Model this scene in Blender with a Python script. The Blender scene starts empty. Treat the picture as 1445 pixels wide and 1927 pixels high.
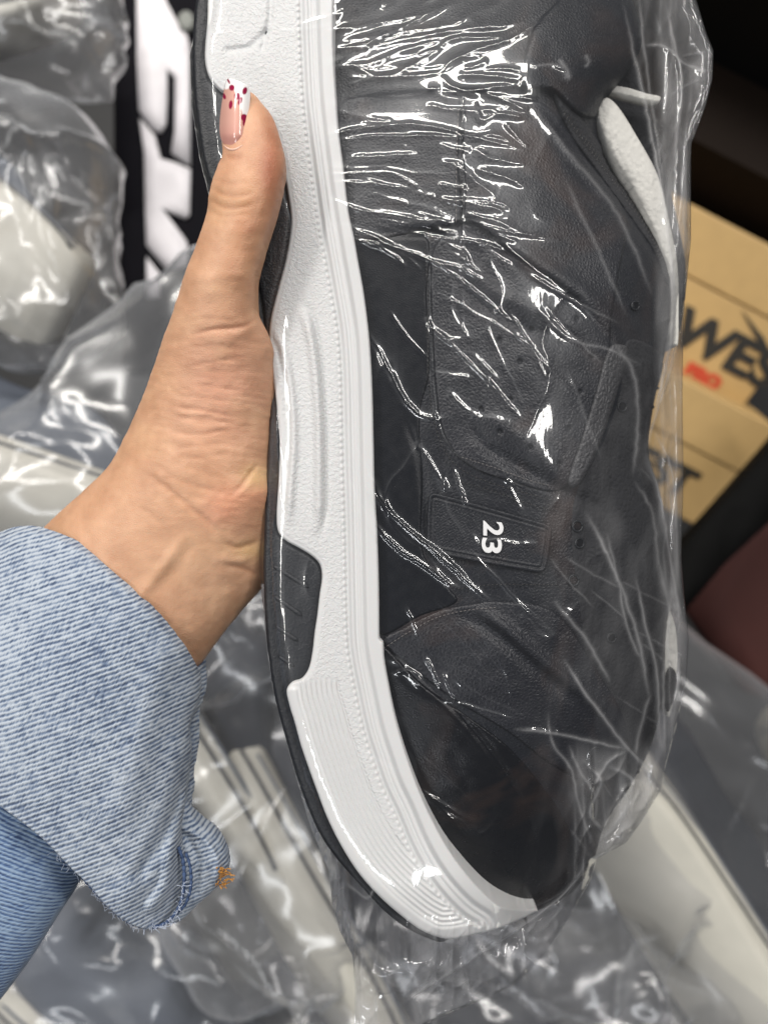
import bpy, math, random
import numpy as np
from mathutils import Vector, Matrix, Euler
from mathutils.geometry import delaunay_2d_cdt
random.seed(4); RNG = np.random.RandomState(7)
SC = bpy.context.scene
S, D = 0.00016, 0.222            # metres per photo pixel in the plane of the shoe's side; camera distance
# ---------------------------------------------------------------- camera
cam_d = bpy.data.cameras.new('camera'); cam = bpy.data.objects.new('camera', cam_d)
SC.collection.objects.link(cam); SC.camera = cam
cam.location = (0, 0, D)
cam_d.sensor_fit = 'VERTICAL'; cam_d.sensor_height = 36; cam_d.lens = 18 * D / (963.5 * S)
cam_d.clip_start = 0.01; cam_d.clip_end = 50
cam_d.dof.use_dof = True; cam_d.dof.focus_distance = D - 0.002; cam_d.dof.aperture_fstop = cam_d.lens / 3.4
# ---------------------------------------------------------------- world, lamps, exposure
w = bpy.data.worlds.new('World'); SC.world = w; w.use_nodes = True
w.node_tree.nodes['Background'].inputs[0].default_value = (0.95, 0.97, 1.0, 1)
w.node_tree.nodes['Background'].inputs[1].default_value = 0.11
def lamp(loc, sx, sy, power, col=(1, 0.96, 0.9), aim=(0, 0, 0), rot=0):
    l = bpy.data.lights.new('ceiling_lamp', 'AREA'); l.shape = 'RECTANGLE'; l.size = sx; l.size_y = sy
    l.energy = power; l.color = col
    o = bpy.data.objects.new('ceiling_lamp', l); SC.collection.objects.link(o)
    o.location = loc
    q = (Vector(aim) - Vector(loc)).to_track_quat('-Z', 'Y')
    o.rotation_euler = (q.to_matrix() @ Matrix.Rotation(rot, 3, 'Z')).to_euler()
    return o
lamp((-0.30, 1.75, 1.40), 2.6, 0.18, 62)
lamp((1.10, 0.85, 1.45), 1.7, 0.13, 24, (1, .97, .93))
lamp((-1.25, 0.25, 1.35), 1.4, 0.13, 18, (1, .97, .93))
lamp((-0.60, -1.15, 1.50), 1.2, 0.12, 9, (.96, .98, 1))
SC.view_settings.view_transform = 'Standard'; SC.view_settings.look = 'None'
SC.view_settings.exposure = -0.03; SC.view_settings.gamma = 1.0
SC.cycles.use_denoising = True
SC.cycles.max_bounces = 14; SC.cycles.transparent_max_bounces = 48; SC.cycles.transmission_bounces = 8
SC.cycles.glossy_bounces = 4; SC.cycles.diffuse_bounces = 3
SC.cycles.caustics_reflective = False; SC.cycles.caustics_refractive = False
SC.cycles.sample_clamp_indirect = 4

# ---------------------------------------------------------------- numpy helpers
def P(px, py, z):
    f = (D - z) / D
    px = np.asarray(px, float); py = np.asarray(py, float); z = np.asarray(z, float) + 0 * px
    return np.stack([(px - 722.5) * S * f, (963.5 - py) * S * f, z], -1)
def toPx(v):
    f = D / (D - v[:, 2])
    return v[:, 0] * f / S + 722.5, 963.5 - v[:, 1] * f / S
def spl(pts, step=5.0, closed=False):
    pts = [np.array(p, float) for p in pts]; n = len(pts); out = []
    segs = n if closed else n - 1
    for i in range(segs):
        p1, p2 = pts[i % n], pts[(i + 1) % n]
        p0 = pts[(i - 1) % n] if (closed or i > 0) else p1 * 2 - p2
        p3 = pts[(i + 2) % n] if (closed or i < n - 2) else p2 * 2 - p1
        L = np.linalg.norm(p2 - p1); k = max(1, int(round(L / step)))
        # centripetal-ish tangents scaled by segment length
        m1 = (p2 - p0) / max(np.linalg.norm(p2 - p1) + np.linalg.norm(p1 - p0), 1e-9) * L
        m2 = (p3 - p1) / max(np.linalg.norm(p3 - p2) + np.linalg.norm(p2 - p1), 1e-9) * L
        for j in range(k):
            t = j / k
            out.append((2*t**3-3*t**2+1)*p1 + (t**3-2*t**2+t)*m1 + (-2*t**3+3*t**2)*p2 + (t**3-t**2)*m2)
    if not closed: out.append(pts[-1])
    return np.array(out)
def inside(poly, X, Y):
    c = np.zeros(X.shape, bool); x1, y1 = poly[-1]
    for x2, y2 in poly:
        if y1 != y2:
            c ^= ((y1 > Y) != (y2 > Y)) & (X < (x2 - x1) * (Y - y1) / (y2 - y1) + x1)
        x1, y1 = x2, y2
    return c
def pdist(X, Y, pts, closed=False, far=1e9, want='d'):
    """distance to a polyline; want='dst' also gives the side (+ = right of travel, y down) and the arc position 0..1"""
    pts = np.asarray(pts, float)
    if closed: pts = np.vstack([pts, pts[:1]])
    best = np.full(X.shape, far); side = np.ones(X.shape); tt = np.zeros(X.shape)
    seg = np.linalg.norm(np.diff(pts, axis=0), axis=1); cum = np.concatenate([[0], np.cumsum(seg)]); tot = cum[-1] or 1
    for i in range(len(pts) - 1):
        a, b = pts[i], pts[i+1]; ab = b - a; L2 = ab @ ab
        if L2 == 0: continue
        ux, uy = X - a[0], Y - a[1]
        t = np.clip((ux * ab[0] + uy * ab[1]) / L2, 0, 1)
        d = np.hypot(ux - t * ab[0], uy - t * ab[1])
        m = d < best
        best = np.where(m, d, best)
        if want != 'd':
            side = np.where(m, np.sign(ab[0] * uy - ab[1] * ux + 1e-12), side)
            tt = np.where(m, (cum[i] + t * seg[i]) / tot, tt)
    return best if want == 'd' else (best, side, tt)
def sm(x): x = np.clip(x, 0, 1); return x * x * (3 - 2 * x)
def _hash(ix, iy, seed):
    h = (ix.astype(np.int64) * 374761393 + iy.astype(np.int64) * 668265263 + seed * 1442695041) & 0xffffffff
    h = ((h ^ (h >> 13)) * 1274126177) & 0xffffffff
    return ((h ^ (h >> 16)) & 0xffff) / 65535.0
def vn(x, y, seed=0):
    ix = np.floor(x); iy = np.floor(y); fx = sm(x - ix); fy = sm(y - iy)
    a = _hash(ix, iy, seed); b = _hash(ix + 1, iy, seed); c = _hash(ix, iy + 1, seed); d = _hash(ix + 1, iy + 1, seed)
    return (a + (b - a) * fx) * (1 - fy) + (c + (d - c) * fx) * fy
def fbm(x, y, seed=0, o=3):
    r = 0; a = .5
    for k in range(o): r = r + a * vn(x * 2**k, y * 2**k, seed + k * 17); a /= 2
    return r
def ridged(x, y, seed=0):
    return 1 - np.abs(vn(x, y, seed) * 2 - 1)
class Inflate:
    """smooth 'pillow' radius field of an outline: sqrt of a Poisson solve (a round tube gives a round section)"""
    def __init__(self, poly, step=5.0):
        poly = np.asarray(poly, float); self.x0, self.y0 = poly.min(0) - 3 * step; x1, y1 = poly.max(0) + 3 * step
        prev = None
        for st, it in ((step * 4, 700), (step * 2, 700), (step, 500)):
            xs = np.arange(self.x0, x1 + st, st); ys = np.arange(self.y0, y1 + st, st)
            X, Y = np.meshgrid(xs, ys); m = inside(poly, X, Y)
            f = np.zeros(X.shape)
            if prev is not None: f = self._bil(prev[0], prev[1], X, Y) * m
            for _ in range(it):
                g = np.zeros_like(f)
                g[1:-1, 1:-1] = .25 * (f[:-2, 1:-1] + f[2:, 1:-1] + f[1:-1, :-2] + f[1:-1, 2:] + st * st)
                f = g * m
            prev = (f, st)
        self.f, self.st = prev; self.rmax = math.sqrt(2 * self.f.max())
    def _bil(self, f, st, X, Y):
        gx = np.clip((X - self.x0) / st, 0, f.shape[1] - 1.001); gy = np.clip((Y - self.y0) / st, 0, f.shape[0] - 1.001)
        ix = gx.astype(int); iy = gy.astype(int); fx = gx - ix; fy = gy - iy
        return (f[iy, ix]*(1-fx)+f[iy, ix+1]*fx)*(1-fy)+(f[iy+1, ix]*(1-fx)+f[iy+1, ix+1]*fx)*fy
    def __call__(self, X, Y): return np.sqrt(np.maximum(2 * self._bil(self.f, self.st, np.asarray(X, float), np.asarray(Y, float)), 0))

# ---------------------------------------------------------------- object helpers
def props(o, label=None, cat=None, group=None, kind=None):
    if label: o['label'] = label
    if cat: o['category'] = cat
    if group: o['group'] = group
    if kind: o['kind'] = kind
    return o
def empty(name, loc=(0, 0, 0)):
    o = bpy.data.objects.new(name, None); o.location = loc; o.empty_display_size = 0.02
    SC.collection.objects.link(o); return o
def mk(name, V, F, mats, parent=None, smooth=True, attrs=None, fmat=None):
    me = bpy.data.meshes.new(name)
    V = np.asarray(V, float)
    if isinstance(F, np.ndarray):
        n, k = F.shape
        me.vertices.add(len(V)); me.vertices.foreach_set('co', V.astype(np.float32).ravel())
        me.loops.add(n * k); me.loops.foreach_set('vertex_index', F.astype(np.int32).ravel())
        me.polygons.add(n); me.polygons.foreach_set('loop_start', np.arange(0, n * k, k, dtype=np.int32))
        me.polygons.foreach_set('loop_total', np.full(n, k, dtype=np.int32))
        me.update(calc_edges=True); me.validate()
    else:
        me.from_pydata([tuple(v) for v in V], [], F); me.update()
    if not isinstance(mats, (list, tuple)): mats = [mats]
    for m in mats: me.materials.append(m)
    if fmat is not None: me.polygons.foreach_set('material_index', np.asarray(fmat, dtype=np.int32))
    if smooth: me.polygons.foreach_set('use_smooth', np.ones(len(me.polygons), bool))
    for k_, a in (attrs or {}).items():
        a = np.asarray(a, np.float32)
        if a.ndim == 1:
            me.attributes.new(k_, 'FLOAT', 'POINT').data.foreach_set('value', a)
        else:
            me.attributes.new(k_, 'FLOAT_COLOR', 'POINT').data.foreach_set('color', np.c_[a[:, :3], np.ones(len(a))].astype(np.float32).ravel())
    o = bpy.data.objects.new(name, me); SC.collection.objects.link(o)
    if parent: o.parent = parent
    return o
def tri2d(poly, sp, holes=()):
    """triangulated interior of an outline (px)"""
    poly = np.asarray(poly, float); lo = poly.min(0); hi = poly.max(0)
    xs = np.arange(lo[0], hi[0], sp); ys = np.arange(lo[1], hi[1], sp * .87)
    X, Y = np.meshgrid(xs, ys); X = X + (np.arange(len(ys)) % 2)[:, None] * sp * .5
    X = X.ravel(); Y = Y.ravel()
    m = inside(poly, X, Y)
    X, Y = X[m], Y[m]
    m = pdist(X, Y, poly, True) > sp * .45
    X, Y = X[m], Y[m]
    n = len(poly)
    vs = [Vector((float(a), float(b))) for a, b in poly] + [Vector((float(a), float(b))) for a, b in zip(X, Y)]
    r = delaunay_2d_cdt(vs, [(i, (i + 1) % n) for i in range(n)], [], 1, 1e-4)
    V = np.array([(v.x, v.y) for v in r[0]]); F = np.array([f for f in r[2] if len(f) == 3], int)
    # orientation: make normals face the camera once y is flipped
    a, b, c = V[F[:, 0]], V[F[:, 1]], V[F[:, 2]]
    cr = (b[:, 0]-a[:, 0])*(c[:, 1]-a[:, 1])-(b[:, 1]-a[:, 1])*(c[:, 0]-a[:, 0])
    F[cr > 0] = F[cr > 0][:, ::-1]
    return V, F
def bedges(F):
    e = np.vstack([F[:, [0, 1]], F[:, [1, 2]], F[:, [2, 0]]])
    k = np.sort(e, 1); _, inv, cnt = np.unique(k, axis=0, return_inverse=True, return_counts=True)
    return e[cnt[inv.ravel()] == 1]
def solid(name, poly, sp, zf, zb, mats, parent=None, attrs=None, mapf=P, rim=0.0, nwall=2):
    """closed solid: camera-side face from zf(px,py), far face at zb (number or function of px,py,zfront), same X,Y"""
    V, F = tri2d(poly, sp)
    z = zf(V[:, 0], V[:, 1]) + 0 * V[:, 0]
    if rim:
        d = pdist(V[:, 0], V[:, 1], poly, True); t = np.clip(d / rim, 0, 1)
        z = z - rim * S * (1 - np.sqrt(1 - (1 - t)**2))
    A = mapf(V[:, 0], V[:, 1], z)
    B = A.copy(); B[:, 2] = zb(V[:, 0], V[:, 1], z) if callable(zb) else zb
    n = len(A); E = bedges(F)
    VV = np.vstack([A, B]); FF = np.vstack([F, F[:, ::-1] + n])
    a, b = E[:, 0], E[:, 1]
    W = np.vstack([np.stack([b, a, a + n], 1), np.stack([b, a + n, b + n], 1)])
    FF = np.vstack([FF, W])
    at = {k: np.tile(f(V[:, 0], V[:, 1]), (2,) + (1,) * (np.ndim(f(V[:1, 0], V[:1, 1])) - 1)) for k, f in (attrs or {}).items()}
    o = mk(name, VV, FF, mats, parent, True, at)
    return o
def sharp(o, ang=0.7):
    o.data.set_sharp_from_angle(angle=ang); return o
def tube(name, pts3, r, mat, parent=None, n=8, closed=False):
    pts3 = np.asarray(pts3, float); m = len(pts3); r = np.asarray(r, float) + np.zeros(m)
    V = []; F = []
    T = np.gradient(pts3, axis=0); T /= np.linalg.norm(T, axis=1)[:, None] + 1e-12
    up = np.array([0, 0, 1.0])
    for i in range(m):
        s = np.cross(T[i], up); s /= np.linalg.norm(s) + 1e-9; u = np.cross(s, T[i])
        for k in range(n):
            a = 2 * math.pi * k / n; V.append(pts3[i] + r[i] * (math.cos(a) * s + math.sin(a) * u))
    for i in range(m - 1):
        for k in range(n):
            k2 = (k + 1) % n; F.append((i*n+k, i*n+k2, (i+1)*n+k2, (i+1)*n+k))
    F.append(tuple(range(n))[::-1]); F.append(tuple(range((m-1)*n, m*n)))
    if name is None: return V, F
    return mk(name, V, F, mat, parent)
def join_geo(lst):
    V = []; F = []
    for v, f in lst:
        k = len(V); V += [tuple(x) for x in v]; F += [tuple(i + k for i in g) for g in f]
    return V, F
def box_geo(cx, cy, cz, sx, sy, sz):
    v = [(cx+dx*sx/2, cy+dy*sy/2, cz+dz*sz/2) for dx in (-1, 1) for dy in (-1, 1) for dz in (-1, 1)]
    return v, [(0,1,3,2),(4,6,7,5),(0,4,5,1),(2,3,7,6),(0,2,6,4),(1,5,7,3)]

# ---------------------------------------------------------------- material helpers
class NT:
    def __init__(s, name):
        s.m = bpy.data.materials.new(name); s.m.use_nodes = True; s.t = s.m.node_tree; s.t.nodes.clear()
        s.out = s.t.nodes.new('ShaderNodeOutputMaterial')
    def n(s, typ, ins=None, **kw):
        nd = s.t.nodes.new(typ)
        for k, v in kw.items(): setattr(nd, k, v)
        for k, v in (ins or {}).items(): s.set(nd.inputs[k], v)
        return nd
    def set(s, sock, v):
        if isinstance(v, bpy.types.NodeSocket): s.t.links.new(v, sock)
        elif isinstance(v, bpy.types.Node): s.t.links.new(v.outputs[0], sock)
        else:
            if hasattr(sock.default_value, '__len__') and isinstance(v, (tuple, list)) and len(v) == 3 and len(sock.default_value) == 4: v = (*v, 1)
            sock.default_value = v
    def math(s, op, a, b=0.0, clamp=False):
        nd = s.t.nodes.new('ShaderNodeMath'); nd.operation = op; nd.use_clamp = clamp; s.set(nd.inputs[0], a); s.set(nd.inputs[1], b); return nd.outputs[0]
    def mix(s, f, a, b):
        nd = s.t.nodes.new('ShaderNodeMix'); nd.data_type = 'RGBA'; s.set(nd.inputs[0], f); s.set(nd.inputs[6], a); s.set(nd.inputs[7], b); return nd.outputs[2]
    def co(s): return s.n('ShaderNodeTexCoord').outputs['Object']
    def noise(s, scale, detail=2, vec=None, rough=.5, dist=0):
        nd = s.n('ShaderNodeTexNoise', {'Scale': scale, 'Detail': detail, 'Roughness': rough, 'Distortion': dist}); s.set(nd.inputs['Vector'], vec if vec is not None else s.co()); return nd.outputs[0]
    def ramp(s, f, stops):
        nd = s.n('ShaderNodeValToRGB', {0: f}); cr = nd.color_ramp
        while len(cr.elements) < len(stops): cr.elements.new(.5)
        for e, (p, c) in zip(cr.elements, stops): e.position = p; e.color = (*c, 1) if len(c) == 3 else c
        return nd.outputs[0]
    def bump(s, h, strength=.5, dist=.0003, normal=None):
        nd = s.n('ShaderNodeBump', {'Strength': strength, 'Distance': dist, 'Height': h})
        if normal is not None: s.set(nd.inputs['Normal'], normal)
        return nd.outputs[0]
    def attr(s, name, col=False):
        nd = s.n('ShaderNodeAttribute', attribute_name=name); return nd.outputs['Color' if col else 'Fac']
    def bsdf(s, base, rough=.5, normal=None, **kw):
        nd = s.n('ShaderNodeBsdfPrincipled', {'Base Color': base, 'Roughness': rough})
        for k, v in kw.items(): s.set(nd.inputs[k.replace('_', ' ')], v)
        if normal is not None: s.set(nd.inputs['Normal'], normal)
        s.t.links.new(nd.outputs[0], s.out.inputs[0]); return nd
def leather(name, c1, c2, rough=.42, grain=1.0, scale=900, brown=0.0, spec=.5):
    s = NT(name); big = s.noise(45, 3); fine = s.noise(scale * 1.6, 2)
    vor = s.n('ShaderNodeTexVoronoi', {'Scale': scale, 'Vector': s.co()}, feature='DISTANCE_TO_EDGE').outputs[0]
    col = s.mix(big, c1, c2)
    if brown:
        b = s.ramp(s.noise(28, 3, dist=1.0), [(.52, (0, 0, 0)), (.70, (1, 1, 1))]); col = s.mix(s.math('MULTIPLY', b, brown), col, (.07, .04, .028))
    s.spec = spec
    h = s.math('ADD', s.math('MULTIPLY', vor, 1.4), s.math('MULTIPLY', fine, .6))
    r = s.math('ADD', s.math('MULTIPLY', s.noise(300, 2), .25), rough - .1)
    s.bsdf(col, r, s.bump(h, .55 * grain, .00035), Specular_IOR_Level=spec); return s.m
M_leather = leather('perforated_leather', (.0055, .007, .011), (.013, .0135, .018), .42, 1.1, 850, .35, .45)
M_black = leather('smooth_black_leather', (.004, .0055, .009), (.011, .012, .016), .42, .9, 900, .3, .35)
M_jet = leather('jet_black_leather', (.002, .003, .0055), (.005, .006, .009), .36, .35, 1400, 0, .28)
M_toe = leather('toe_leather', (.002, .003, .005), (.005, .005, .007), .28, .3, 1300, .35, .28)  # brown mottling paints warm reflections into the toe colour
M_strip = leather('pale_grained_leather', (.03, .03, .034), (.06, .06, .063), .45, 2.2, 600, 0, .5)
M_fuzz = leather('grey_lining_fabric', (.0045, .0055, .008), (.018, .018, .021), .85, 2.0, 500)
def simple(name, col, rough=.5, bs=0, bscale=500, **kw):
    s = NT(name); c = s.mix(s.noise(60, 3), tuple(x * .88 for x in col), tuple(min(1, x * 1.06) for x in col))
    s.bsdf(c, rough, s.bump(s.noise(bscale, 3), bs, .0004) if bs else None, **kw); return s.m
M_rubber = simple('black_rubber', (.008, .0095, .013), .5, .7, 1500)
M_trim = simple('dark_trim', (.03, .028, .028), .35, .1)
M_thread = simple('pale_thread', (.22, .2, .19), .6)
M_digit = simple('white_print', (.7, .7, .7), .5)
M_tufts = simple('white_fleece', (.58, .57, .53), .9, .9, 700)
s = NT('white_foam'); a = s.attr('tex'); n1 = s.noise(1100, 2, dist=.6)
s.bsdf(s.mix(s.noise(30, 3), (.55, .553, .547), (.60, .602, .596)), .5, s.bump(s.math('MULTIPLY', n1, a), .9, .00045), Subsurface_Weight=.05, Subsurface_Scale=.002); M_foam = s.m
# clear film
def film(name, rough=.07, milk=.05, gain=1.7, tint=(.97, .97, .98), attr=False):
    s = NT(name)
    ge = s.n('ShaderNodeNewGeometry'); dt = s.n('ShaderNodeVectorMath', {0: ge.outputs['Normal'], 1: ge.outputs['Incoming']}, operation='DOT_PRODUCT').outputs['Value']
    inv = s.math('SUBTRACT', 1.0, s.math('ABSOLUTE', dt), True)
    fr = s.math('ADD', .036, s.math('MULTIPLY', s.math('POWER', inv, 5.0), .80))
    f = s.math('MULTIPLY', fr, gain, True)
    tr = s.n('ShaderNodeBsdfTransparent', {'Color': tint})
    g1 = s.n('ShaderNodeBsdfGlossy', {'Color': (1, 1, 1), 'Roughness': rough}); g2 = s.n('ShaderNodeBsdfGlossy', {'Color': (.93, .96, 1), 'Roughness': rough * 3 + .12})
    gl = s.n('ShaderNodeMixShader', {0: .28, 1: g1, 2: g2})
    df = s.n('ShaderNodeBsdfDiffuse', {'Color': (.85, .85, .87)}); tl = s.n('ShaderNodeBsdfTranslucent', {'Color': (.85, .85, .87)})
    ml = s.n('ShaderNodeMixShader', {0: .5, 1: df, 2: tl})
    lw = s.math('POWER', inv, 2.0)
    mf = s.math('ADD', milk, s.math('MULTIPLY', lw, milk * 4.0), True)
    if attr: mf = s.math('ADD', mf, s.attr('haze_glare'), True)
    m1 = s.n('ShaderNodeMixShader', {0: mf, 1: tr, 2: ml})
    m2 = s.n('ShaderNodeMixShader', {0: f, 1: m1, 2: gl})
    s.t.links.new(m2.outputs[0], s.out.inputs[0]); return s.m
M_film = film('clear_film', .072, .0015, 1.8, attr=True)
M_film_bg = film('cloudy_film', .20, .045, 2.7)
# skin
s = NT('skin'); c = s.attr('col', True); mott = s.noise(140, 4); pores = s.noise(2600, 2)
vor = s.n('ShaderNodeTexVoronoi', {'Scale': 1500, 'Vector': s.co()}, feature='DISTANCE_TO_EDGE').outputs[0]
mm = s.n('ShaderNodeMix', data_type='RGBA', blend_type='MULTIPLY'); s.set(mm.inputs[0], 1.0); s.set(mm.inputs[6], c)
s.set(mm.inputs[7], s.ramp(mott, [(.3, (.86, .80, .76)), (.7, (1.06, 1.05, 1.04))]))
s.bsdf(mm.outputs[2], .48, s.bump(s.math('ADD', vor, s.math('MULTIPLY', pores, .5)), .45, .00025),
       Subsurface_Weight=.18, Subsurface_Radius=(1, .35, .18), Subsurface_Scale=.004, Specular_IOR_Level=.45); M_skin = s.m
s = NT('nail_lacquer'); s.bsdf(s.attr('col', True), .18, None, Coat_Weight=.6, Coat_Roughness=.08); M_nail = s.m
# denim: pale twill with blue weft showing between the wales
def denim(name, ang, period, pale, blue, dark, cov=.5, contrast=1.0, mottle=.0):
    s = NT(name); co = s.co()
    wob = s.noise(70, 2); sep = s.n('ShaderNodeSeparateXYZ', {0: co})
    x, y = sep.outputs[0], sep.outputs[1]; ca, sa = math.cos(ang), math.sin(ang)
    u = s.math('ADD', s.math('MULTIPLY', x, ca), s.math('MULTIPLY', y, sa))       # along a wale
    v = s.math('ADD', s.math('MULTIPLY', x, -sa), s.math('MULTIPLY', y, ca))
    v = s.math('ADD', v, s.math('MULTIPLY', wob, period * 1.1))
    ph = s.math('MULTIPLY', v, 2 * math.pi / period)
    st = s.math('ADD', s.math('MULTIPLY', s.math('SINE', ph), .5), .5)
    # short slanted yarn dashes
    cmb = s.n('ShaderNodeCombineXYZ', {0: s.math('MULTIPLY', s.math('SUBTRACT', u, s.math('MULTIPLY', v, .9)), 1.0 / (period * .55)), 1: s.math('MULTIPLY', v, 1.0 / (period * 1.4)), 2: 0.0})
    dash = s.noise(1.0, 1, cmb.outputs[0])
    slub = s.noise(1.0, 3, s.n('ShaderNodeCombineXYZ', {0: s.math('MULTIPLY', u, 160), 1: s.math('MULTIPLY', v, 900), 2: 0.0}).outputs[0])
    st = s.math('MULTIPLY', st, s.math('ADD', .45, s.math('MULTIPLY', s.noise(260, 2), .9)))
    k = s.math('ADD', st, s.math('MULTIPLY', s.math('SUBTRACT', dash, .5), 1.5))
    k = s.math('ADD', k, s.math('MULTIPLY', s.math('SUBTRACT', slub, .5), 1.3))
    if mottle: k = s.math('ADD', k, s.math('MULTIPLY', s.math('SUBTRACT', s.noise(450, 4), .5), mottle))
    k = s.math('ADD', k, s.math('MULTIPLY', s.math('SUBTRACT', s.noise(35, 2), .5), .7))
    col = s.ramp(s.math('ADD', s.math('MULTIPLY', k, contrast * .5), (1 - cov) - .25 * contrast), [(.02, dark), (.28, blue), (.62, pale), (1, tuple(min(.9, c * 1.12) for c in pale))])
    s.bsdf(col, .9, s.bump(k, .6, .00035), Sheen_Weight=.15); return s.m
M_cuff = denim('pale_denim', math.radians(18), .00136, (.345, .385, .44), (.125, .168, .25), (.045, .068, .125), .49, 1.2, 1.1)
M_sleeve = denim('mid_denim', math.radians(-35), .0013, (.24, .33, .46), (.07, .13, .27), (.025, .05, .13), .5, 1.1, .8)
M_hem = simple('dark_hem_denim', (.04, .07, .15), .9, 1.0, 1500)
M_orange = simple('orange_thread', (.45, .2, .03), .8)

exec_after = []
# ================================================================ SNEAKER
sneaker = props(empty('sneaker', (0, 0, -.04)), 'black and white sneaker marked 23 in a clear bag, held by the hand', 'sneaker')
def SP(o): o.parent = sneaker; o.matrix_parent_inverse = Matrix.Translation((0, 0, .04)); return o
ZM = -.040
up_right = [(1176, -20), (1208, 69), (1185, 129), (1139, 184), (1128, 222), (1138, 295), (1171, 350), (1222, 423), (1254, 479), (1265, 529), (1265, 600), (1247, 680), (1226, 780), (1220, 853), (1240, 922), (1258, 1014), (1262, 1100), (1252, 1200), (1248, 1300), (1225, 1400), (1185, 1480), (1138, 1550), (1112, 1630), (1075, 1680), (1030, 1706), (967, 1724)]
up_left = [(900, 1720), (830, 1640), (770, 1520), (715, 1350), (690, 1150), (680, 900), (665, 700), (640, 500), (615, 300), (600, 100), (600, -70)]
UPOLY = spl([(700, -80), (1000, -80), (1110, -65)] + up_right + up_left, 6, True)
INF = Inflate(spl([(600, -170), (1000, -120), (1110, -75)] + up_right + [(930, 1760), (850, 1850), (700, 1850), (560, 1600), (440, 1300), (420, 800), (420, 200), (450, -120)], 10, True), 7)
seamF = spl([(716, 1208), (760, 1180), (820, 1150), (880, 1136), (935, 1130), (1010, 1135)], 8)
folds = [  # pts, half-width px, height mm (negative = groove)
    ([(700, 440), (800, 435), (860, 430), (878, 422), (960, 480), (1090, 575), (1155, 650)], 9, -1.6), ([(900, 415), (980, 470), (1110, 560), (1170, 625)], 15, 1.0),
    ([(860, 530), (930, 590), (1010, 625), (1120, 650)], 14, -.9), ([(870, 500), (950, 560), (1050, 600)], 14, .8),
    ([(880, 785), (910, 835), (980, 880), (1060, 925), (1130, 960), (1180, 1040)], 13, -1.5), ([(900, 775), (960, 810), (1020, 860), (1060, 905)], 16, .9),
    ([(870, 1130), (930, 1165), (1000, 1225), (1090, 1300), (1190, 1400)], 11, 1.6), ([(860, 1150), (920, 1185), (990, 1245), (1085, 1325)], 11, -1.4),
    ([(870, 190), (866, 420), (868, 520)], 4, -.7), ([(640, 195), (750, 180), (860, 176), (1000, 185)], 6, -.8), ([(640, 240), (760, 235), (860, 240), (960, 260)], 16, .8),
    ([(1040, 190), (1085, 250), (1140, 330), (1190, 400), (1235, 465)], 8, -.9), ([(1010, 200), (1060, 270), (1110, 340), (1172, 408)], 6, .9),
    ([(760, 780), (790, 860), (800, 940), (805, 1030)], 8, -.7), ([(700, 1190), (850, 1330), (940, 1440), (1000, 1560), (1015, 1690)], 7, -.8),
    ([(1080, 950), (1110, 1050), (1130, 1160), (1190, 1280)], 14, -1.2), ([(1180, 620), (1170, 760), (1150, 900), (1160, 1000)], 14, -1.0)]
folds = [(spl(p, 12), w_, h) for p, w_, h in folds]
def upper_z(X, Y):
    X = np.asarray(X, float); Y = np.asarray(Y, float)
    r = INF(X, Y) / INF.rmax
    z = ZM + .0405 * np.clip(r * 1.12, 0, 1)**.75
    z = z + .004 * (r - .6) * sm((X - 720) / 300) - .0015
    z = z + .0018 * (fbm(X / 90, Y / 70, 3) - .5) * sm((X - 760) / 100)
    for p, w_, h in folds:
        lo = p.min(0) - 3 * w_; hi = p.max(0) + 3 * w_
        m = (X > lo[0]) & (X < hi[0]) & (Y > lo[1]) & (Y < hi[1])
        if not m.any(): continue
        d, sd, t = pdist(X[m], Y[m], p, False, want='dst')
        z[m] += h * .001 * np.exp(-(d / w_)**2) * np.clip(np.minimum(t, 1 - t) * 5, 0, 1)
    return z
backz = lambda X, Y, z: 2 * ZM - z
SP(solid('upper', UPOLY, 6, upper_z, backz, M_black))
def panel(name, pts, th, mat, sp=4, rim=3.5, off=0, parent=None, attrs=None):
    poly = spl(pts, 4, True)
    o = solid(name, poly, sp, lambda X, Y: upper_z(X, Y) + th + off, lambda X, Y, z: upper_z(X, Y) - .002 + off, mat, None, attrs, rim=rim)
    return SP(o)
perf = [(1114, 671), (1091, 738), (1070, 807), (1052, 874), (1031, 708), (1014, 782), (999, 842), (978, 680), (941, 812), (1055, 640), (960, 752), (1000, 620), (925, 700), (905, 770), (1085, 600), (940, 640)]
# perforated quarter with punched dimples
def perfz(X, Y):
    z = upper_z(X, Y) + .0008
    for a, b in perf:
        d = np.hypot((X - a) * 1.2, Y - b); z = z - .0016 * np.exp(-(d / 4.2)**2)
    return z
PPOLY = spl([(812, 480), (835, 440), (872, 400), (874, 205), (930, 195), (1010, 190), (1045, 215), (1110, 310), (1176, 405), (1163, 520), (1150, 600), (1146, 660), (1110, 790), (1076, 905), (1040, 925), (960, 905), (900, 885), (850, 845), (826, 780), (815, 650)], 4, True)
SP(solid('perforated_panel', PPOLY, 3.2, perfz, lambda X, Y, z: upper_z(X, Y) - .002, M_leather, rim=4))
panel('side_panel', [(640, 452), (700, 446), (800, 441), (803, 560), (808, 700), (790, 780), (796, 900), (797, 1040), (840, 1100), (860, 1132), (790, 1160), (722, 1196), (705, 1180), (695, 900), (680, 650)], .0005, M_jet)
panel('heel_counter', [(640, 195), (760, 182), (860, 178), (862, 300), (864, 420), (800, 434), (662, 445), (650, 330)], .0011, M_leather)
panel('forefoot_panel', [(722, 1206), (760, 1181), (820, 1151), (880, 1137), (935, 1131), (1040, 1150), (1110, 1240), (1180, 1380), (1120, 1470), (1040, 1440), (960, 1380), (860, 1320), (790, 1270)], .0008, M_leather)
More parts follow.
